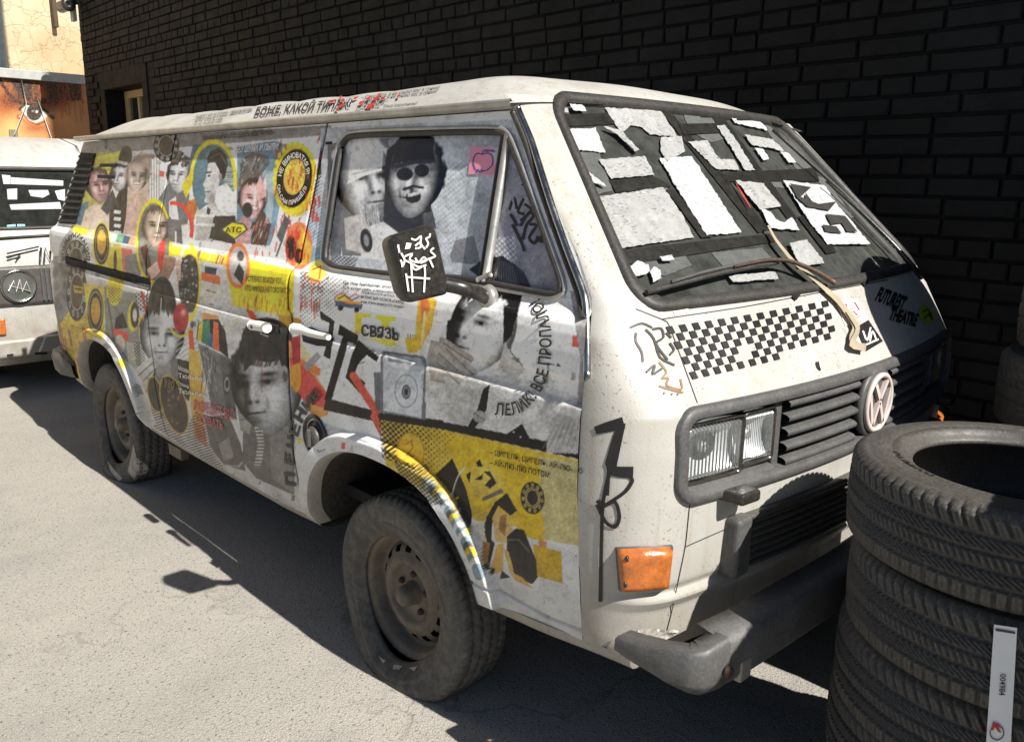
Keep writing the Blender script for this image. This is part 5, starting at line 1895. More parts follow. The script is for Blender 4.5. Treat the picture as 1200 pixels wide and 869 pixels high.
# round badge
emb = lathe('emblem_plate', [(.001, .0), (.098, 0), (.098, .016), (.09, .020), (.001, .020)], 'x', (1.016, 0, .948), M['greyplastic'], van, 48)
eb = plain('faded_pink_badge', (194, 180, 174), .45, var=.1, dust=.25)
badge_r = .078


def bar(y0, z0, y1, z1, w=.013):
    d = np.array([y1-y0, z1-z0]); d /= np.linalg.norm(d)
    n = np.array([-d[1], d[0]])*w/2
    q = [(y0+n[0], z0+n[1]), (y1+n[0], z1+n[1]), (y1-n[0], z1-n[1]), (y0-n[0], z0-n[1])]
    V = [(1.034, a, .948+b) for a, b in q]+[(1.046, a, .948+b) for a, b in q]
    F = [(0, 1, 2, 3), (7, 6, 5, 4), (0, 4, 5, 1), (1, 5, 6, 2), (2, 6, 7, 3), (3, 7, 4, 0)]
    return V, F


V, F = [], []
for q in ((-.040, .060, -.003, .012), (.003, .012, .040, .060), (-.066, .034, -.034, -.062), (-.034, -.062, -.001, .002), (.001, .002, .034, -.062), (.034, -.062, .066, .034)):
    v, f = bar(*q)
    F += [[i+len(V) for i in g] for g in f]; V += v
mesh('emblem_letters', V, F, eb, emb)
lathe('emblem_ring', [(.070, .018), (.083, .018), (.084, .028), (.079, .032), (.070, .030)], 'x', (1.016, 0, .948), eb, emb, 48)

# headlamp washer block
wb = hit(855, 572, 0)
V = [(wb.x-.03, wb.y-.045, wb.z+.012), (wb.x-.03, wb.y+.045, wb.z+.012), (wb.x-.03, wb.y+.045, wb.z-.018), (wb.x-.03, wb.y-.045, wb.z-.018),
     (wb.x+.055, wb.y-.032, wb.z+.006), (wb.x+.062, wb.y+.036, wb.z+.006), (wb.x+.062, wb.y+.036, wb.z-.022), (wb.x+.055, wb.y-.032, wb.z-.022)]
o = mesh('lamp_washer', V, [(0, 4, 5, 1), (1, 5, 6, 2), (2, 6, 7, 3), (3, 7, 4, 0), (4, 7, 6, 5), (0, 1, 2, 3)], M['gloss_black'], van)
b = o.modifiers.new('bevel', 'BEVEL'); b.width = .008; b.segments = 3
V = [v if True else v for v in V]
o = mesh('lamp_washer', [(x, -y, z) for x, y, z in V], [(1, 5, 4, 0), (2, 6, 5, 1), (3, 7, 6, 2), (0, 4, 7, 3), (5, 6, 7, 4), (3, 2, 1, 0)], M['gloss_black'], van)
b = o.modifiers.new('bevel', 'BEVEL'); b.width = .008; b.segments = 3

# indicators (near one traced on its pocket, far one mirrored)
for sgn in (-1, 1):
    ind = empty('indicator', (0, 0, 0)); ind.parent = van; ind.location = -van.location
    n, m = 16, 12
    rows, rim = [], []
    q = [np.array(p, float) for p in ((723, 642), (787, 639), (781, 687), (727, 691))]
    for nm, grow, base, lift, mt in (('indicator_rim', 1.14, -.004, .010, 'greyplastic'), ('indicator_lens', 1.0, .004, .020, 'amber')):
        G = []
        ctr = sum(q)/4
        for i in range(n+1):
            for j in range(m+1):
                s, t = i/n, j/m
                p = (q[0]*(1-s)+q[1]*s)*(1-t)+(q[3]*(1-s)+q[2]*s)*t
                p = ctr+(p-ctr)*grow
                e = max(abs(2*s-1), abs(2*t-1))
                off = base+lift*(1-max(0, (e-.8)/.2)**2) if nm == 'indicator_lens' else base+lift*(1 if e < .95 else 0)
                h = hit(p[0], p[1], off)
                G.append((h.x, h.y*-sgn, h.z))
        qd = gridq(n+1, m+1)
        npmesh(nm, np.array(G), qd if sgn < 0 else qd[:, ::-1], M[mt], ind)
    for p in ((732, 648), (730, 678)):
        h = hit(p[0]+3, p[1], .022)
        lathe('screw', [(.0005, .004), (.006, .004), (.007, 0), (.0005, 0)], 'x', (h.x, h.y*-sgn, h.z), M['gloss_black'], ind, 12)

# lower grille
lg = empty('lower_grille', (0, 0, 0)); lg.parent = van; lg.location = -van.location
npmesh('backing', np.array([[nose_p(y, z)+np.array([.002, 0, 0]) for z in (.637, .755)] for y in np.linspace(-.60, .60, 31)]).reshape(-1, 3), gridq(31, 2), M['inner'], lg)
for k in range(6):
    zc = .648+k*.0195
    R = []
    for y in np.linspace(-.57, .57, 30):
        x = nose_x(y, zc)
        R.append([(x+.004, y, zc+.010), (x+.018, y, zc+.004), (x+.020, y, zc-.001), (x+.004, y, zc-.004)])
    npmesh('grille_slat', np.array(R).reshape(-1, 3), gridq(30, 4), M['plastic'], lg, False)
for nm, za, zb in (('top_rail', .755, .768), ('bottom_rail', .625, .637)):
    R = [[nose_p(y, za)+np.array([0, 0, 0]), nose_p(y, za)+np.array([.022, 0, 0]), nose_p(y, zb)+np.array([.022, 0, 0]), nose_p(y, zb)] for y in np.linspace(-.61, .61, 30)]
    npmesh(nm, np.array(R).reshape(-1, 3), gridq(30, 4), M['plastic'], lg, False)
for sgn in (-1, 1):
    x = nose_x(.60, .70)
    V, F = box_vf(x-.02, x+.036, min(sgn*.635, sgn*.570), max(sgn*.635, sgn*.570), .622, .772)
    o = mesh('end_block', V, F, M['greyplastic'], lg)
    b = o.modifiers.new('bevel', 'BEVEL'); b.width = .012; b.segments = 3

# ------------------------------------------------------------------ bumpers
PLAN = np.array([(.895, -.920), (.95, -.922), (1.02, -.915), (1.070, -.900), (1.092, -.876), (1.104, -.80), (1.114, -.70), (1.126, -.40), (1.133, -.15), (1.134, 0)])
PLAN = np.concatenate([PLAN, (PLAN*[1, -1])[::-1][1:]])


def along(t):
    s = np.concatenate([[0], np.cumsum(np.linalg.norm(np.diff(PLAN, axis=0), axis=1))]); s /= s[-1]
    return np.array([np.interp(t, s, PLAN[:, 0]), np.interp(t, s, PLAN[:, 1])])


def bumper_piece(name, t0, t1, sec, mat, parent, n=40, taper=0.0, smooth=False, dents=0.0):
    T = np.linspace(t0, t1, n)
    C = np.array([along(t) for t in T])
    for _ in range(1):
        C[1:-1] = .25*C[:-2]+.5*C[1:-1]+.25*C[2:]
    D = np.gradient(C, axis=0)
    R = []
    for i, (c, d) in enumerate(zip(C, D)):
        nrm = np.array([d[1], -d[0]]); nrm /= np.linalg.norm(nrm)
        if nrm @ (c-np.array([.4, 0])) < 0:
            nrm = -nrm
        k = 1.0
        if taper:
            k = 1-taper*(1-i/(n-1))**1.2
        row = []
        for (o_, z) in sec:
            j = rng.normal(0, dents) if dents else 0
            p = c+nrm*(o_+j)
            row.append((p[0], p[1], .527+(z-.527)*k))
        R.append(row)
    R = np.array(R)
    ob = npmesh(name, R.reshape(-1, 3), gridq(n, len(sec), False, True), mat, parent, smooth)
    # caps
    me = ob.data
    V = [tuple(p) for p in R[0]]
    mesh(name+'_end', V, [tuple(range(len(V)))], mat, parent)
    V = [tuple(p) for p in R[-1]]
    mesh(name+'_end', V, [tuple(range(len(V)))[::-1]], mat, parent)
    return ob


bump = empty('front_bumper', (0, 0, 0)); bump.parent = van; bump.location = -van.location
steel_sec = [(-.075, .592), (-.016, .586), (-.002, .578), (.002, .568), (.002, .488), (-.004, .474), (-.03, .462), (-.05, .468), (-.016, .488), (-.016, .566), (-.075, .580)]
cap_sec = [(-.045, .586), (-.004, .592), (.004, .588), (.008, .578), (.010, .500), (.007, .490), (-.012, .462), (-.022, .456), (-.045, .458)]
bst = plain('scuffed_bumper_steel', (88, 89, 92), .5, .2, var=.35, dust=.6, scale=14, dustc=(150, 142, 126))
bumper_piece('bumper_bar', .122, .878, steel_sec, bst, bump, 60)
bumper_piece('end_cap', .0, .128, cap_sec, M['greyplastic'], bump, 34, .68, False)
bumper_piece('end_cap', 1.0, .872, cap_sec, M['greyplastic'], bump, 34, .68, False)
p = along(.150)
box('bumper_bracket', p[0]-.03, p[0]+.006, p[1]-.0, p[1]+.045, .462, .515, plain('pale_bracket', (150, 146, 138), .5, .2, var=.2, dust=.4), bump, .006)
lathe('bolt', [(.0005, .012), (.012, .012), (.014, 0), (.0005, 0)], 'x', (along(.128)[0]+.008, along(.128)[1]-.012, .520), M['rust'], bump, 12)
for q in ((862, 731), (838, 742)):
    h = at(q[0], q[1], 2, .5855)
    lathe('bolt', [(.0005, .008), (.008, .008), (.009, 0), (.0005, 0)], 'z', (h[0], h[1], .578), M['rust'], bump, 10)
# crumpled lower skirt edge above the bumper
poly_patch('crumpled_edge', [(736, 742), (752, 734), (792, 736), (776, 754), (752, 752)], .008, M['white'], nose, 4, .005)
# rear bumper corner
rb = empty('rear_bumper', (0, 0, 0)); rb.parent = van; rb.location = -van.location
V = []
for (x, y) in ((-3.00, -.885), (-3.14, -.915), (-3.30, -.90), (-3.44, -.78), (-3.50, -.60), (-3.52, .60), (-3.44, .78), (-3.30, .90), (-3.14, .915)):
    k = 0 if x < -3.05 else .05
    V.append([(x, y+.04*(-1 if y > 0 else 1), .545-k), (x, y, .54-k), (x, y-.012*(1 if y < 0 else -1), .50), (x, y, .42), (x, y+.06*(-1 if y > 0 else 1), .40)])
npmesh('rear_bumper_bar', np.array(V).reshape(-1, 3), gridq(len(V), 5), M['plastic'], rb, True)

# ------------------------------------------------------------------ door furniture
# front door handle: pale lever in a dark dish
dish = hit(366, 396, 0)
hpl = pxpath([(352, 391), (360, 392), (370, 396), (382, 399), (393, 401)], .030, 3)
tube('door_handle', smooth_path(hpl, 1), np.interp(np.linspace(0, 1, len(hpl)), [0, .15, .3, 1], [.018, .019, .013, .010]), M['whiteink'], door, 10)
poly_patch('handle_dish', [(353, 386), (365, 383), (380, 390), (392, 396), (390, 406), (372, 405), (356, 400)], .003, M['inner'], door, 6)
hpl = pxpath([(304, 381), (312, 382), (322, 384)], .028, 4)
tube('door_handle', hpl, .018, M['whiteink'], slider, 10)
poly_patch('handle_dish', [(298, 376), (318, 374), (328, 380), (327, 391), (310, 391), (298, 386)], .003, M['inner'], slider, 6)
h = hit(309, 383, .046)
lathe('lock', [(.0005, 0), (.007, 0), (.007, .004), (.0005, .004)], 'y', (h.x, h.y, h.z), M['gloss_black'], slider, 12)
# fuel filler in its round dish
fc = hit(371, 511, 0)
fill = lathe('fuel_filler', [(.074, -.004), (.068, -.010), (.060, -.006), (.056, .010), (.054, -.001), (.001, -.001)], 'y', (fc.x, fc.y-.002, fc.z), M['gloss_black'], van, 40, False)
lathe('filler_cap', [(.001, -.024), (.030, -.024), (.036, -.016), (.037, -.002)], 'y', (fc.x, fc.y, fc.z), M['plastic'], fill, 30, False)
box('cap_grip', fc.x-.006, fc.x+.006, fc.y-.036, fc.y-.022, fc.z-.030, fc.z+.030, M['plastic'], fill, .003)
# sliding door rail in the groove
a, b = hit(77, 309, 0), hit(176, 337, 0)
R = []
for t in np.linspace(0, 1, 30):
    p = a.lerp(b, t)
    y = side_surface(np.array([[p.x]]), np.array([[1.075]]), False)[0][0, 0, 1]
    R.append([(p.x, y-.011, 1.094), (p.x, y+.0-.004, 1.092), (p.x, y-.003, 1.060), (p.x, y-.010, 1.058)])
npmesh('door_rail', np.array(R).reshape(-1, 3), gridq(30, 4), M['inner'], rearp, False)
# air intake louvres in the rear pillar
vq = [np.array(p, float) for p in ((96, 179), (113, 180), (89, 263), (70, 262))]
vent = quad_patch('air_intake', [vq[0], vq[1], vq[2], vq[3]], .003, M['inner'], rearp, 3, 12)
for k in range(11):
    t0, t1 = (k+.12)/11, (k+.72)/11
    l0, l1 = vq[0]+(vq[3]-vq[0])*t0, vq[0]+(vq[3]-vq[0])*t1
    r0, r1 = vq[1]+(vq[2]-vq[1])*t0, vq[1]+(vq[2]-vq[1])*t1
    V = []
    for p, o in ((l0, .005), (r0, .005), (r1, .013), (l1, .013)):
        V.append(hit(p[0], p[1], o))
    if any(v is None for v in V):
        continue
    V2 = [v+Vector((0, .004, -.006)) for v in V]
    mesh('louvre_slat', V+V2, [(0, 1, 2, 3), (7, 6, 5, 4), (2, 6, 7, 3), (0, 4, 5, 1), (1, 5, 6, 2), (3, 7, 4, 0)], M['inner'], rearp)
for L in ([(118, 192), (138, 192), (138, 196), (117, 196)], [(115, 205), (136, 206), (136, 210), (115, 209)]):
    quad_patch('vent_slot', L, .004, M['inner'], rearp, 3, 1)

# mirror: angled black housing on a bent arm
mc = at(490, 311, 0, .40)
cor = [at(*p, 0, X) for p, X in (((455, 280), .385), ((509, 263), .415), ((527, 344), .415), ((474, 356), .385))]
Vb = []
nrm = np.array([-.92, .20, .0])
for d, g in ((-.012, .88), (.0, 1.0), (.03, 1.02), (.065, .92)):
    c = sum(cor)/4
    ring = rounded([c+(p-c)*g for p in cor], .16, 4)
    Vb.append([p+nrm*(d) for p in ring])
Vb = np.array(Vb)
mir = npmesh('wing_mirror', Vb.reshape(-1, 3), gridq(4, Vb.shape[1], False, True), M['gloss_black'], van, True)
V = [tuple(p) for p in Vb[0]]
mesh('mirror_shell', V, [tuple(range(len(V)))], M['gloss_black'], mir)
V = [tuple(p) for p in Vb[3]]
mesh('mirror_face', V, [tuple(range(len(V)))[::-1]], M['chrome'], mir)
base = np.array(hit(572, 353, .012))
elb = at(545, 338, 0, .43)
arm = [np.array(cor[2])*.75+np.array(cor[3])*.25+np.array([-.03, 0, .03]), np.array(cor[2])+np.array([-.01, .01, .018]), elb, base+np.array([0, -.02, .01]), base]
tube('mirror_arm', smooth_path([a*(1-t)+b*t for a, b in zip(arm[:-1], arm[1:]) for t in (0, .33, .66)]+[arm[-1]], 2), .018, M['gloss_black'], mir, 10)
lathe('mirror_foot', [(.001, -.02), (.026, -.018), (.032, 0), (.001, 0)], 'y', tuple(base+np.array([0, .012, 0])), M['dirtmetal'], mir, 20)
# white pen drawing on the mirror shell, laid on its own front plane
mf = [tuple(p+np.array([.0008, 0, 0])) for p in Vb[0]]
BVM = BVHTree.FromPolygons(mf, [tuple(range(len(mf)))])
strokes('pen_drawing', [[(468, 296), (466, 286), (471, 280), (479, 278), (487, 282), (494, 275), (492, 285), (498, 292)], [(464, 283), (468, 282)], [(462, 290), (467, 289)], [(499, 272), (504, 271), (503, 278), (498, 279), (502, 285), (499, 290)], [(486, 288), (492, 283), (493, 290), (486, 291)], [(474, 300), (484, 296), (478, 304), (490, 308), (502, 303), (511, 300), (503, 294), (508, 290)], [(486, 302), (490, 308), (496, 300), (500, 305), (492, 308)], [(475, 305), (485, 310), (490, 313), (499, 310)], [(503, 304), (507, 313)], [(481, 308), (483, 342)], [(475, 320), (478, 341)], [(481, 310), (486, 317), (498, 309), (496, 342)], [(475, 324), (503, 326)], [(465, 300), (470, 306), (471, 316)], [(469, 296), (474, 304), (470, 314)]], 2.1, .0012, M['whiteink'], mir, BVM)
poly_patch('white_blot', [(476, 284), (482, 285), (480, 291), (474, 292)], .0018, M['whiteink'], mir, 4, 0, False, BVM)


# ------------------------------------------------------------------ wheels of the van (flat tyres)
def tyre_grid(R, Wd, bead, nth, tread, rows=44):
    """returns (nth, k) arrays r, h for a tyre of outer radius R and width Wd; tread(theta, h)->depth"""
    hw = Wd/2
    prof = []
    for h in np.linspace(-hw*.80, hw*.80, rows):
        prof.append((R-.004*(h/(hw*.8))**2, h, 1))
    up = [(R-.010, hw*.88, .7), (R-.022, hw*.955, .15), (R-.030, hw*.985, 0), (R-.032, hw*.975, 0), (R-.036, hw*.99, 0), (R-.045, hw*1.0, 0), (R-.075, hw*1.01, 0), (R-.077, hw*.99, 0), (R-.081, hw*.99, 0), (R-.083, hw*1.0, 0), (R-.095, hw*.985, 0), (R-.097, hw*.965, 0), (bead+.018, hw*.90, 0), (bead+.016, hw*.86, 0), (bead+.004, hw*.82, 0), (bead, hw*.74, 0), (bead+.006, hw*.66, 0), (bead+.05, hw*.86, 0), (R-.03, hw*.84, 0), (R-.016, hw*.6, 0)]
    full = prof+up+[(r, -h, t) for r, h, t in up[::-1]]
    pr = np.array(full)
    th = np.linspace(0, 2*math.pi, nth, endpoint=False)[:, None]
    r = np.broadcast_to(pr[None, :, 0], (nth, len(pr))).copy()
    h = np.broadcast_to(pr[None, :, 1], (nth, len(pr))).copy()
    r -= tread(th*R, h)*pr[None, :, 2]
    return th, r, h


def road_tread(s, h):
    d = np.zeros(np.broadcast(s, h).shape)
    for g in (-.046, -.0155, .0155, .046):
        d = np.maximum(d, .011*sm(.0056, .0040, np.abs(h-g)))
    mid = np.abs(h) < .05
    sl = (s+np.where(np.abs(h) < .0155, .5, 1.5)*h) % .0135
    sip = np.where(mid, .0075*sm(.0036, .0020, np.minimum(sl, .0135-sl)), 0)
    so = (s+.25*np.abs(h)+.3*h) % .0245
    lug = np.where(~mid, .0085*sm(.0040, .0022, np.minimum(so, .0245-so)), 0)
    s2 = (s+.0122+.25*np.abs(h)+.3*h) % .0245
    lug2 = np.where(~mid & (np.abs(h) < .075), .0025*sm(.0022, .0012, np.minimum(s2, .0245-s2)), 0)
    return np.maximum.reduce([d, sip, lug, lug2])


def van_tread(s, h):
    d = np.zeros(np.broadcast(s, h).shape)
    for g in (-.05, -.018, .018, .05):
        w = g+.004*np.sin(s*2*math.pi/.03)
        d = np.maximum(d, .006*sm(.0055, .0038, np.abs(h-w)))
    so = (s+.4*np.abs(h)) % .03
    d = np.maximum(d, np.where(np.abs(h) > .05, .006*sm(.0048, .003, np.minimum(so, .03-so)), 0))
    return d


def van_wheel(X, yc, wheel_root, seed, sidesign=-1):
    zc, R = .262, .326
    th, r, h = tyre_grid(R, .185, .193, 420, van_tread, 34)
    x = r*np.cos(th); z = r*np.sin(th)+zc; y = h.copy()
    # squashed on the ground: bulge of the flat lower sidewall
    low = sm(.21, -.02, z)
    side = np.sign(h)*np.clip(np.abs(h)/.0925, 0, 1)
    y = y+side*.052*low*np.exp(-(x/.22)**2)
    fold = np.clip(z, 0, None)
    z = np.where(z < .0, .0005+.010*np.exp(-np.abs(z)/.02)*np.abs(side)*0, z)
    z = np.where((np.abs(x) < .22) & (z < .10), z*(.82+.18*np.clip(z/.10, 0, 1)), z)
    V = np.stack([X+x, yc+y, z], -1).reshape(-1, 3)
    t = npmesh('tyre', V, gridq(*r.shape, True, True), M['oldtyre'], wheel_root)
    # rim: rolled edge, well, dished disc with slots
    prof = [(.197, -.070), (.201, -.066), (.199, -.060), (.188, -.058), (.182, -.045), (.176, -.020), (.168, .0), (.166, -.006), (.156, -.020), (.146, -.030), (.136, -.034), (.124, -.040), (.112, -.046), (.098, -.044), (.092, -.032), (.084, -.022), (.066, -.018), (.050, -.020), (.001, -.020)]
    pr = np.array(prof); n = 128
    a = np.linspace(0, 2*math.pi, n, endpoint=False)[:, None]
    V = np.stack([X+pr[None, :, 0]*np.cos(a), yc+pr[None, :, 1]*np.ones_like(a)*-sidesign, zc+pr[None, :, 0]*np.sin(a)], -1)
    Q = gridq(n, len(pr), True)
    j = Q[:, 0] % len(pr); i = Q[:, 0]//len(pr)
    slot = ((j == 8) | (j == 9)) & ((i % 8) < 4)
    rim = npmesh('rim', V.reshape(-1, 3), Q[~slot], M['steel'], wheel_root)
    lathe('brake_drum', [(.001, .03), (.17, .03), (.17, .05), (.001, .05)], 'y', (X, yc, zc), M['inner'], wheel_root, 40)
    hub = lathe('hub_cap', [(.0005, .080*sidesign), (.020, .078*sidesign), (.030, .070*sidesign), (.034, .055*sidesign), (.036, .030*sidesign), (.040, .020*sidesign)], 'y', (X, yc, zc), M['steel'], wheel_root, 30, False)
    for k in range(5):
        t_ = 2*math.pi*k/5+seed
        c = (X+.063*math.cos(t_), yc, zc+.063*math.sin(t_))
        lathe('wheel_nut', [(.0005, .036*sidesign), (.006, .036*sidesign), (.010, .030*sidesign), (.011, .018*sidesign)], 'y', c, M['rust'], wheel_root, 6, False)
    return t


for X, sd, nm in ((0.0, .3, 'f'), (-2.46, .9, 'r')):
    for sgn in (-1, 1):
        w = empty('wheel', (0, 0, 0)); w.parent = van; w.location = -van.location
        ty = van_wheel(X, sgn*.785, w, sd, sgn)
        if sgn < 0:
            bvt = BVHTree.FromPolygons([tuple(v.co) for v in ty.data.vertices], [tuple(p.vertices) for p in ty.data.polygons])
            for L in ([[(444, 768), (452, 774), (449, 777)], [(462, 778), (472, 780), (468, 785), (461, 783)], [(480, 782), (490, 780), (486, 786)]] if nm == 'f' else [[(157, 520), (160, 536), (172, 544), (176, 552), (166, 556), (158, 562), (150, 552), (153, 538)], [(126, 540), (136, 552), (144, 560), (140, 563), (130, 552)]]):
                poly_patch('pale_patch', L, .002, M['sidewall_pale'], w, 4, .0008, False, bvt)  # small pale patches laid low on the near sidewalls
lathe('axle_beam', [(.001, -.70), (.035, -.70), (.035, .70), (.001, .70)], 'y', (0, 0, .27), M['under'], van, 12)
lathe('axle_beam', [(.001, -.70), (.035, -.70), (.035, .70), (.001, .70)], 'y', (-2.46, 0, .27), M['under'], van, 12)
box('engine_block', -3.2, -2.2, -.45, .45, .26, .38, M['under'], van, .03)
p = at(205, 528, 1, -.80)
box('jack_bracket', p[0]-.05, p[0]+.09, -.81, -.77, p[2]-.025, p[2]+.03, M['steel'], van, .004)
# outline of a pale patch low on the sidewall
CANF = [(430, 758), (470, 770), (500, 785), (498, 800), (470, 795)]

# ------------------------------------------------------------------ stacked tyres
th, r, h = tyre_grid(.336, .193, .214, 1000, road_tread, 84)
V = np.stack([r*np.cos(th), r*np.sin(th), h], -1).reshape(-1, 3)
src = npmesh('stacked_tyre', V, gridq(*r.shape, True, True), M['tyre'])
TYRE_ME = src.data
bpy.data.objects.remove(src)
th, r, h = tyre_grid(.332, .213, .214, 300, lambda s, h: .006*((sm(.004, .0025, np.abs(np.abs(h)-.02)) + sm(.02, .013, np.abs(((s+h*1.2) % .04)-.02))*(np.abs(h) > .03)*.0+sm(.004, .002, np.abs(((s+np.abs(h)*1.3) % .035)-.0175))*(np.abs(h) > .026)) > .4), 30)
V = np.stack([r*np.cos(th), r*np.sin(th), h], -1).reshape(-1, 3)
src = npmesh('stacked_tyre', V, gridq(*r.shape, True, True), M['tyre'])
TYRE_ME2 = src.data
bpy.data.objects.remove(src)
ORD = ['topmost', 'second from the top', 'third from the top', 'fourth from the top', 'fifth from the top', 'sixth from the top', 'seventh from the top', 'eighth from the top', 'lowest']


def stack(cx, cy, n, pitch, me, what, group, jit=.008, wob=None):
    out = []
    for k in range(n):
        o = bpy.data.objects.new('stacked_tyre', me)
        COL.objects.link(o)
        dx, dy = (wob(k) if wob else (0, 0))
        o.location = (cx+rnd.uniform(-jit, jit)+dx, cy+rnd.uniform(-jit, jit)+dy, pitch*(k+.5))
        o.rotation_euler = (0, 0, rnd.uniform(0, 6.28))
        i = n-1-k
        o_ = 'lowest' if k == 0 else ORD[i]
        tag(o, '%s tyre %s' % (o_, what), 'tyre', group)
        out.append(o)
    return out


st1 = stack(1.503, -.372, 5, .1965, TYRE_ME, 'of the short stack in front of the bumper', 'tyres stacked in front of the van', .006, lambda k: (.0, .0) if k > 3 else (.012, .004) if k == 3 else (.0, .02) if k == 2 else (-.02, .075))
st2 = stack(1.53, .475, 8, .217, TYRE_ME2, 'of the tall stack by the black wall', 'tyres stacked by the black wall', .004, lambda k: (0, -.08) if k < 4 else (0, 0) if k < 5 else (.030, .012))
st3 = stack(2.245, -.58, 7, .1965, TYRE_ME2, 'of the stack beyond the short one, away from the van', 'tyres stacked away from the van', .004)


# paper label on the second tyre of the short stack, wrapped over its tread
def tyre_label(o):
    c = np.array(o.location)
    bvt = BVHTree.FromPolygons([tuple(v) for v in [(c[0]+.340*math.cos(t), c[1]+.340*math.sin(t), z) for t in np.linspace(0, 2*math.pi, 180, endpoint=False) for z in (c[2]-.30, c[2]+.30)]],
                               [(2*i, 2*((i+1) % 180), 2*((i+1) % 180)+1, 2*i+1) for i in range(180)])
    hh = o

    def strip(name, quad, off, mt, n=3, m=12):
        a, b, c_, d = [np.array(p, float) for p in quad]
        V = []
        for i in range(n+1):
            for j in range(m+1):
                s, t = i/n, j/m
                p = (a*(1-s)+b*s)*(1-t)+(d*(1-s)+c_*s)*t
                V.append(hit(p[0], p[1], off, bvt))
        return V, gridq(n+1, m+1).tolist()
    out = []

    def put(name, V, F, mt):
        me = bpy.data.meshes.new(name)
        inv = Matrix.LocRotScale(o.location, o.rotation_euler, None).inverted()
        me.from_pydata([tuple(inv @ Vector(v)) for v in V], [], F)
        me.materials.append(M[mt])
        ob = bpy.data.objects.new(name, me)
        COL.objects.link(ob)
        ob.parent = o
        return ob
    V, F = strip('paper_label', [(1165, 731), (1192, 735), (1184, 880), (1155, 880)], .001, 'paper2')
    put('paper_label', V, F, 'labelpaper')
    V, F = strip('label_print', [(1167, 735), (1190, 739), (1189.5, 741.5), (1167, 738)], .003, 'darkink', 2, 1)
    put('label_print', V, F, 'darkink')

    def txt(s, p0, p1, up, mt, bold=.0):
        G, F = glyphs(s, bold)
        p0, p1, up = np.array(p0, float), np.array(p1, float), np.array(up, float)
        V = [hit(*(p0+(p1-p0)*u+up*v), .0035, bvt) for u, v in G]
        put('label_print', V, F, mt)
    txt('004984', (1172, 788), (1170.5, 813), (7.5, .5), 'darkink', .01)
    txt('R', (1161, 853), (1174, 857), (3, -9), 'redink', .03)
    R1, R2 = [], []
    for k in range(25):
        t = 2*math.pi*k/24
        R1.append(hit(1168.5+8.6*math.cos(t), 857+9*math.sin(t), .003, bvt)); R2.append(hit(1168.5+7.4*math.cos(t), 857+7.7*math.sin(t), .003, bvt))
    put('label_print', R1+R2, [(i, i+1, 26+i, 25+i) for i in range(24)], 'darkink')


top = st1[4]
G_, F_ = glyphs('KUMHO', .03)
tc = np.array(top.location); a0 = math.atan2(*(at(1030, 540, 2, .985)[[1, 0]]-tc[[1, 0]]))
inv = Matrix.LocRotScale(top.location, top.rotation_euler, None).inverted()
me = bpy.data.meshes.new('sidewall_lettering')
me.from_pydata([tuple(inv @ Vector((tc[0]+(.247+.026*v)*math.cos(a0+.30-u*.60), tc[1]+(.247+.026*v)*math.sin(a0+.30-u*.60), tc[2]+.0968))) for u, v in G_], [], F_)
me.materials.append(M['gloss_black'])
o = bpy.data.objects.new('sidewall_lettering', me); COL.objects.link(o); o.parent = top
M['labelpaper'] = plain('white_label_paper', (214, 216, 218), .55, var=.06)
tyre_label(st1[3])

# ------------------------------------------------------------------ black brick wall
WY = 1.12
wall = empty('brick_wall', (-3, WY, 0), 'black painted brick wall running behind the van', 'wall')
WX0, WX1, WTOP = -8.655, 6.0, 11.0  # wall top raised far out of view to cut down the sky light
OX0, OX1, OZ0, OZ1 = -8.03, -6.95, 1.42, 2.425
DEP = .006
for x0, x1, z0, z1 in ((WX0, OX0, 0, WTOP), (OX1, WX1, 0, WTOP), (OX0, OX1, 0, OZ0), (OX0, OX1, OZ1, WTOP)):
    box('wall_core', x0, x1, WY+DEP, WY+.42, z0, z1, M['mortar'], wall)
CH = .0743


def brick_mesh(L, Hh, seed):
    rr = random.Random(seed)
    j = lambda s: rr.uniform(-s, s)
    c = .0045
    V = []
    for (y, ins) in ((.016, 0), (-.004, 0), (-.011, c)):
        for sx, sz in ((-1, -1), (1, -1), (1, 1), (-1, 1)):
            V.append((sx*(L/2-ins)+j(.0028), y+j(.0018), sz*(Hh/2-ins)+j(.002)))
    F = []
    for k in (0, 4):
        for i in range(4):
            F.append((k+i, k+(i+1) % 4, k+4+(i+1) % 4, k+4+i))
    F.append((8, 9, 10, 11))
    me = bpy.data.meshes.new('brick')
    me.from_pydata(V, [], F)
    me.materials.append(M['brick'])
    return me


STR = [brick_mesh(.2415, .0645, i) for i in range(8)]
HDR = [brick_mesh(.1165, .0645, 50+i) for i in range(8)]
cands = []
nc = int(4.6/CH)
for k in range(0, nc):
    z = (k+.5)*CH
    if k % 4 == 1:
        pitch, kinds, offx = .1255, HDR, rnd.uniform(0, .12)
    else:
        pitch, kinds, offx = .2535, STR, .04+rnd.uniform(-.012, .012)+(.06 if (k//4) % 2 else 0)
    x = WX0+offx
    first = True
    while x < WX1-.1:
        mixed = kinds is STR and rnd.random() < .05
        p = .1255 if mixed or (first and kinds is STR and k % 2) else pitch
        kk = HDR if p < .2 else STR
        first = False
        if x+p < WX1 and not (x+p > OX0-.14 and x < OX1+.14 and z < OZ1+.20):
            cands.append((x+p/2, z, rnd.choice(kk), rnd.uniform(-.0025, .0025), rnd.uniform(-.008, .008)))
        x += p
    # half bricks at the window edges are plastered over


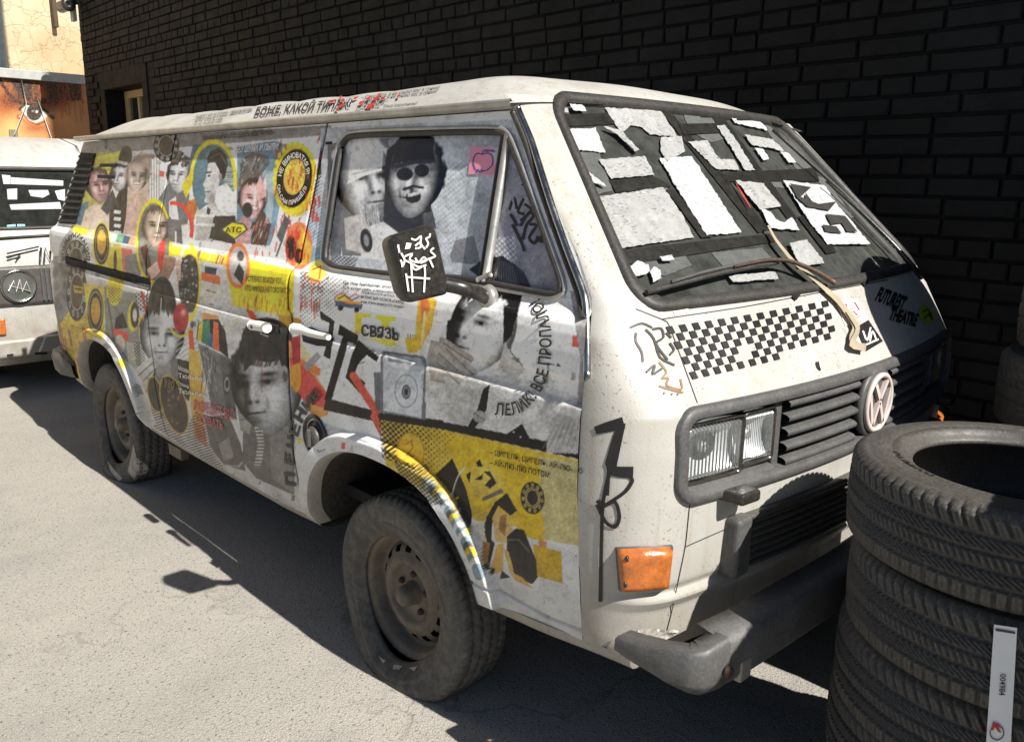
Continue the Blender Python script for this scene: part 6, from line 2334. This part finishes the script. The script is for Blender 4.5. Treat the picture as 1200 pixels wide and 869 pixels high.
def vis_area(c):
    P = np.array([[c[0]-.06, WY, c[1]-.03], [c[0]+.06, WY, c[1]-.03], [c[0]+.06, WY, c[1]+.03]])
    q = proj(P)
    if not (5 < q[0, 0] < 1195 and 3 < q[0, 1] < 480):
        return 0
    top = np.interp(q[0, 0], [90, 100, 300, 420, 560, 640, 800, 905, 1000, 1100, 1110, 1165], [150, 150, 120, 108, 98, 96, 108, 140, 225, 340, 470, 470])
    if q[0, 1] > top:
        return 0
    a, b = q[1]-q[0], q[2]-q[1]
    full = .2415 if c[2] in STR else .1165
    return abs(a[0]*b[1]-a[1]*b[0])*full


cands.sort(key=vis_area, reverse=True)
for c in cands[:300]:
    o = bpy.data.objects.new('brick', c[2])
    COL.objects.link(o)
    o.parent = wall
    o.location = (c[0]-wall.location.x, WY+c[3]-wall.location.y, c[1])
    o.rotation_euler = (0, c[4], 0)
V, F = [], []
for c in cands[300:]:
    me = c[2]
    b = len(V)
    V += [(v.co.x+c[0], v.co.y+WY+c[3], v.co.z+c[1]) for v in me.vertices]
    F += [[b+i for i in p.vertices] for p in me.polygons]
o = mesh('bricks', V, F, M['brick'], wall)
tag(o, None, None, None, 'stuff')
# smooth rendered band round the window
for x0, x1, z0, z1 in ((OX0-.13, OX1+.13, OZ1, OZ1+.19), (OX0-.13, OX0, OZ0-.2, OZ1), (OX1, OX1+.13, OZ0-.2, OZ1)):
    box('rendered_band', x0, x1, WY-.006, WY+DEP+.004, z0+.002, z1-.002, M['brick'], wall, .004)
win = empty('wall_window', (-7.5, WY+.2, OZ0), 'small wooden framed window set deep in the black wall', 'window')
for nm, x0, x1, z0, z1 in (('frame', OX0, OX0+.09, OZ0, OZ1), ('frame', OX1-.09, OX1, OZ0, OZ1), ('frame', OX0+.09, OX1-.09, OZ1-.08, OZ1), ('mullion', -7.66, -7.61, OZ0, OZ1-.08)):
    box(nm, x0+.002, x1-.002, WY+.20, WY+.26, z0+.002, z1-.002, M['wood'], win, .005)
box('pane', OX0+.09, OX1-.09, WY+.225, WY+.232, OZ0, OZ1-.08, M['winglass'], win)
box('curtain', OX0+.09, OX1-.09, WY+.30, WY+.31, OZ0, OZ1-.08, plain('curtain', (120, 112, 84), .8, var=.4, scale=6), win)

# ------------------------------------------------------------------ mural wall, plastered house, pipe, camera
def paint_mural():
    c = Canvas(-60, 70, 130, 240, 4, (174, 128, 92))
    c.blob(10, 170, 60, 34, (206, 170, 116), .9); c.blob(70, 165, 40, 30, (198, 144, 94), .8); c.blob(-20, 100, 30, 30, (190, 110, 56), .6)
    c.blob(8, 125, 12, 18, (150, 72, 28), .6); c.blob(60, 110, 22, 20, (120, 54, 24), .8); c.blob(20, 120, 26, 8, (130, 64, 28), .8)
    P = [(2, 92), (14, 96), (22, 112), (32, 118), (52, 122), (64, 112), (80, 118), (95, 118), (95, 80), (0, 80)]
    c.poly(P, (44, 26, 18))
    c.blob(46, 98, 30, 14, (36, 22, 16), .95); c.blob(66, 116, 12, 10, (70, 38, 22), .9); c.blob(20, 116, 14, 7, (84, 44, 26), .8); c.blob(42, 150, 22, 6, (150, 92, 56), .8); c.blob(14, 150, 14, 16, (214, 176, 120), .9); c.blob(74, 140, 16, 14, (206, 150, 100), .8)
    c.blob(48, 104, 7, 8, (170, 96, 46), .9); c.blob(50, 112, 6, 5, (180, 110, 56), .8)
    for k in range(60):
        x = rnd.uniform(0, 95)
        c.line([(x, 88), (x+rnd.uniform(-8, 12), 88+rnd.uniform(14, 34))], rnd.uniform(.5, 1.4), rnd.choice([(40, 22, 14), (90, 48, 26), (150, 90, 46), (26, 16, 12)]), .8)
    for k in range(14):
        x = rnd.uniform(66, 96)
        c.line([(x, 95), (x+rnd.uniform(0, 6), 95+rnd.uniform(20, 50))], rnd.uniform(.5, 1.6), (150, 76, 34), .6)
    c.line([(0, 92), (8, 108), (18, 118), (28, 122)], 3, (56, 30, 18)); c.line([(-30, 84), (-4, 92), (6, 104)], 3, (56, 30, 18))
    c.poly([(25, 128), (32, 123), (46, 124), (56, 135), (52, 140), (42, 144), (32, 141)], (232, 222, 206))
    c.ell(40, 132, 9, 9.5, (34, 38, 44)); c.ell(40, 132, 5, 5.5, (10, 10, 12)); c.ell(43, 131, 1.6, 1.8, (235, 235, 235)); c.ell(38, 130, 1, 1, (200, 204, 210))
    c.line([(23, 128), (30, 122), (46, 123), (58, 136)], 3.2, (28, 16, 12)); c.line([(50, 128), (62, 138)], 4, (24, 14, 10))
    c.line([(26, 132), (34, 142), (44, 146), (54, 142)], 1.4, (120, 60, 34)); c.line([(26, 140), (40, 150), (56, 148)], 2, (176, 100, 56), .7)
    c.ell(22, 137, 2.5, 3, (150, 80, 50)); c.ell(23, 136.5, .9, .9, (250, 240, 230))
    c.a = np.clip((c.a-120)*1.15+104, 4, 230)+rng.normal(0, 5, c.a.shape)
    return c


MUR = paint_mural()
MX = -9.5
mw = empty('mural_wall', (MX, 0, 0), 'low wall with a close-up eye printed on it and a zinc capping', 'wall')
ys = np.linspace(-.9, 1.7, 200); zs = np.linspace(1.2, 2.60, 130)
A_, B_ = np.meshgrid(ys, zs, indexing='ij')
V = np.stack([np.full_like(A_, MX+.006), A_, B_], -1).reshape(-1, 3)
npmesh('eye_print', V, gridq(200, 130), M['mural'], mw, False, MUR.sample(proj(V)))
box('wall_core', MX-.3, MX, -3.5, 3.5, 0, 2.602, M['plaster'], mw)
box('capping', MX-.36, MX+.06, -3.5, 3.5, 2.605, 2.71, M['zinc'], mw, .006)
house = mesh('plastered_house', *box_vf(-15, -13, -8, 8, 0, 12), M['plaster'])
tag(house, 'cracked cream plaster house rising behind the mural wall', 'house')
a, b = at(1.5, 0, 0, -12.9), at(1, 78, 0, -12.9)
o = tube('drainpipe', [(-12.9, a[1]-.02, 6.0), (-12.9, b[1]-.02, .0)], .055, M['zincpipe'], None, 12)
tag(o, 'grey metal drainpipe on the cream house', 'pipe')
a, b = at(57, -20, 0, -12.93), at(68, 33, 0, -12.93)
o = box('hanging_post', -12.995, -12.87, a[1], b[1], b[2], a[2]+.6, M['brownmetal'], None, .01)
tag(o, 'dark brown flat post fixed on the cream house', 'post')
cc = at(76, 7, 0, -8.55)
cctv = empty('security_camera', tuple(cc), 'black security camera fixed on the corner of the black wall', 'camera')
lathe('camera_body', [(.001, -.14), (.05, -.14), (.062, -.12), (.062, .10), (.072, .10), (.072, .14), (.001, .14)], 'x', (cc[0], cc[1], cc[2]), M['gloss_black'], cctv, 20)
tube('camera_arm', [(cc[0], cc[1]+.03, cc[2]+.03), (cc[0]-.02, 1.05, cc[2]+.06), (cc[0]-.02, WY+.02, cc[2]+.06)], .03, M['gloss_black'], cctv, 8)
box('camera_plate', cc[0]-.05, cc[0]+.05, cc[1]+.06, cc[1]+.10, cc[2]-.15, cc[2]+.02, M['zinc'], cctv, .005)
# pendant, card and threads hanging before the mural
k1 = at(31, 122, 0, MX+.05); k2 = at(17, 158, 0, MX+.05)
card = tag(box('hanging_card', MX+.02, MX+.03, k2[1]-.045, k2[1]+.045, k2[2]-.07, k2[2]+.06, M['card']), 'small grey card hanging on a wire before the eye print', 'card')
card.data.transform(Matrix.Identity(4))
tube('wire', [(MX+.03, k1[1]-.02, 2.60), tuple(k1), tuple(k2)], .006, M['zinc'], card, 6)
k3, k4 = at(44, 116, 0, MX+.03), at(64, 172, 0, MX+.03)
o = tube('thread', [tuple(k3), tuple(k4)], .005, M['whiteink'], None, 5)
tag(o, 'thin white thread stretched down across the eye print', 'thread')

# ------------------------------------------------------------------ second van behind
v2 = empty('parked_van', (-5.6, -.1, 0), 'plain white van with round headlamps parked behind the graffiti van', 'van')
FX, Y0, Y1 = -4.62, -1.0, .80
prof = [(FX-.06, .20), (FX-.01, .26), (FX+.0, .45), (FX-.01, .74), (FX-.02, .90), (FX-.05, 1.08), (FX-.10, 1.15), (FX-.34, 1.56), (FX-.40, 1.64), (FX-.55, 1.74), (FX-.9, 1.80), (FX-3.6, 1.80), (FX-3.75, 1.6), (FX-3.8, .3)]
rows = []
for t in np.linspace(-1, 1, 33):
    y = (Y0+Y1)/2+(Y1-Y0)/2*t
    e = max(0, (abs(t)-.86)/.14)
    rows.append([(x-(.10*e*e if i < 9 else 0), y-(.07*np.sign(t)*max(0, (z-1.1)/.7)), z-(.10*e*e if z > 1.7 else 0)) for i, (x, z) in enumerate(prof)])
R = np.array(rows)
Q = gridq(33, len(prof))
jj = Q[:, 0] % len(prof); ii = Q[:, 0]//len(prof)
wsm = (jj == 6) & (ii > 2) & (ii < 30)
body2 = npmesh('body', R.reshape(-1, 3), Q[~wsm], M['van2'], v2, True)
mesh('side_wall', [tuple(p) for p in R[0]], [tuple(range(len(prof)))[::-1]], M['van2'], body2)
mesh('side_wall', [tuple(p) for p in R[-1]], [tuple(range(len(prof)))], M['van2'], body2)
g = R[3:31, 6:8]-np.array([.012, 0, .006])
glass2 = npmesh('windscreen', g.reshape(-1, 3), gridq(28, 2), glass_mat('clean_windscreen', (.30, .34, .38), .10, .22), v2)
wl = [tuple(R[3, 6]), tuple(R[30, 6]), tuple(R[30, 7]), tuple(R[3, 7])]
loop = [np.array(wl[i])*(1-t)+np.array(wl[(i+1) % 4])*t for i in range(4) for t in np.linspace(0, 1, 8, endpoint=False)]
tube('windscreen_rubber', loop, .016, M['rubber'], glass2, 6, True)
box('cab_interior', FX-1.2, FX-1.15, Y0+.1, Y1-.1, .5, 1.6, M['inner'], v2)
box('dashboard', FX-.55, FX-.16, Y0+.1, Y1-.1, .95, 1.10, M['inner'], v2)
n2 = np.array([.76, 0, .45]); n2 = n2/np.linalg.norm(n2)


def on_ws2(px, py, off=.004):
    p0 = np.array([FX-.112, 0, 1.144]); d = ray(px, py)
    t = ((p0-CAM)@n2)/(d@n2)
    return CAM+d*t+n2*off


for L in ([(11, 208), (74, 212), (74, 218), (12, 216)], [(8, 222), (20, 221), (20, 234), (9, 234)], [(33, 223), (56, 223), (58, 228), (50, 232), (36, 230)], [(64, 224), (76, 222), (76, 236), (68, 234)], [(11, 240), (70, 237), (72, 245), (13, 246)], [(8, 191), (16, 190), (18, 194), (10, 195)], [(2, 205), (12, 206), (13, 216), (4, 216)]):
    mesh('paper_sheet', [tuple(on_ws2(*p)) for p in L], [tuple(range(len(L)))], M['paper2'], glass2)
teal = plain('teal_sticker', (120, 190, 196), .5, var=.15)
for L in ([(8, 264), (18, 263), (19, 274), (9, 274)], [(20, 263), (29, 263), (30, 273), (21, 273)]):
    mesh('teal_sticker', [tuple(on_ws2(*p)) for p in L], [tuple(range(len(L)))], teal, glass2)
mesh('sun_strip', [tuple(on_ws2(*p)) for p in [(-20, 190), (84, 187), (80, 197), (-20, 200)]], [(0, 1, 2, 3)], plain('pale_sun_strip', (190, 200, 180), .5), glass2)
for q in ([(-6, 282), (40, 279), (70, 277)], ):
    tube('wiper', [on_ws2(x, y, .03) for x, y in q], .010, M['rubber'], v2, 6)
# lamps, bars, indicators, bumper, mirrored about the van's middle
ym = (Y0+Y1)/2
hc = at(21, 335, 0, FX+.01)
for sg in (0, 1):
    mr = (lambda y: y) if sg == 0 else (lambda y: 2*ym-y)
    ya, yb = mr(hc[1]-.16), mr(hc[1]+.36)
    ya, yb = min(ya, yb), max(ya, yb)
    fr = box('lamp_frame', FX-.03, FX+.022, ya, yb, hc[2]-.135, hc[2]+.135, M['plastic'], v2, .02)
    hl = lathe('headlamp', [(.001, .034), (.06, .032), (.092, .022), (.10, .024), (.108, .030), (.112, .0)], 'x', (FX+.008, mr(hc[1]), hc[2]), plain('dull_lamp_glass', (112, 114, 110), .12, .5, var=.25, bump=.6, bsc=60), fr, 36, False)
    lathe('lamp_ring', [(.102, .030), (.112, .032), (.114, .02), (.104, .02)], 'x', (FX+.008, mr(hc[1]), hc[2]), M['chrome'], fr, 36)
    for k in range(7):
        y = mr(hc[1]+.15+k*.030)
        box('grille_bar', FX+.0, FX+.034, y-.006, y+.006, hc[2]-.11, hc[2]+.11, M['greyplastic'], fr)
    y = mr(hc[1]-.20)
    ic = at(0, 383, 0, FX+.01)
    box('indicator', FX-.02, FX+.022, mr(ic[1])-.045, mr(ic[1])+.035, ic[2]-.055, ic[2]+.055, M['amber'], v2, .008)
sa = [np.array([FX+.046, p[1], p[2]]) for p in (at(8, 340, 0, FX), at(14, 328, 0, FX), at(17, 341, 0, FX), at(21, 327, 0, FX), at(24, 341, 0, FX), at(29, 329, 0, FX), at(34, 341, 0, FX), at(9, 334, 0, FX))]
tube('pen_scrawl', sa, .004, M['whiteink'], v2, 5)
box('bumper', FX-.08, FX+.07, Y0-.02, Y1+.02, .275, .40, M['van2'], v2, .02)
for (px, py) in ((12, 416), (45, 414), (52, 414)):
    p = at(px, py, 0, FX+.072)
    box('bumper_slot', FX+.066, FX+.073, p[1]-.02, p[1]+.02, p[2]-.008, p[2]+.008, M['inner'], v2)
strk = [at(8, 302, 0, FX-.015), at(24, 297, 0, FX-.015), at(17, 292, 0, FX-.02), at(24, 297, 0, FX-.015), at(18, 304, 0, FX-.01)]
tube('pen_scrawl', [p+np.array([.012, 0, 0]) for p in strk], .006, M['darkink'], v2, 5)
tube('pen_scrawl', [at(8, 297, 0, FX)+np.array([.0, 0, 0]), at(46, 289, 0, FX)+np.array([-.01, 0, 0])], .006, M['darkink'], v2, 5)
for L in ([(48, 290), (47, 307)], [(52, 307), (53, 290), (59, 306), (60, 290)]):
    tube('pen_scrawl', [at(x, y, 0, FX-.002) for x, y in L], .007, M['darkink'], v2, 5)
for sg in (-1, 1):
    y = ym+sg*.72
    th, r, h = tyre_grid(.31, .18, .19, 90, lambda s, h: 0*s*h, 8)
    V = np.stack([FX-.85+r*np.cos(th), y+h, .31+r*np.sin(th)], -1).reshape(-1, 3)
    w = npmesh('wheel', V, gridq(*r.shape, True, True), M['oldtyre'], v2)
    th2 = V.copy(); th2[:, 0] -= 2.1
    npmesh('wheel', th2, gridq(*r.shape, True, True), M['oldtyre'], v2)
box('underbody', FX-3.5, FX-.2, Y0+.2, Y1-.2, .2, .3, M['under'], v2)
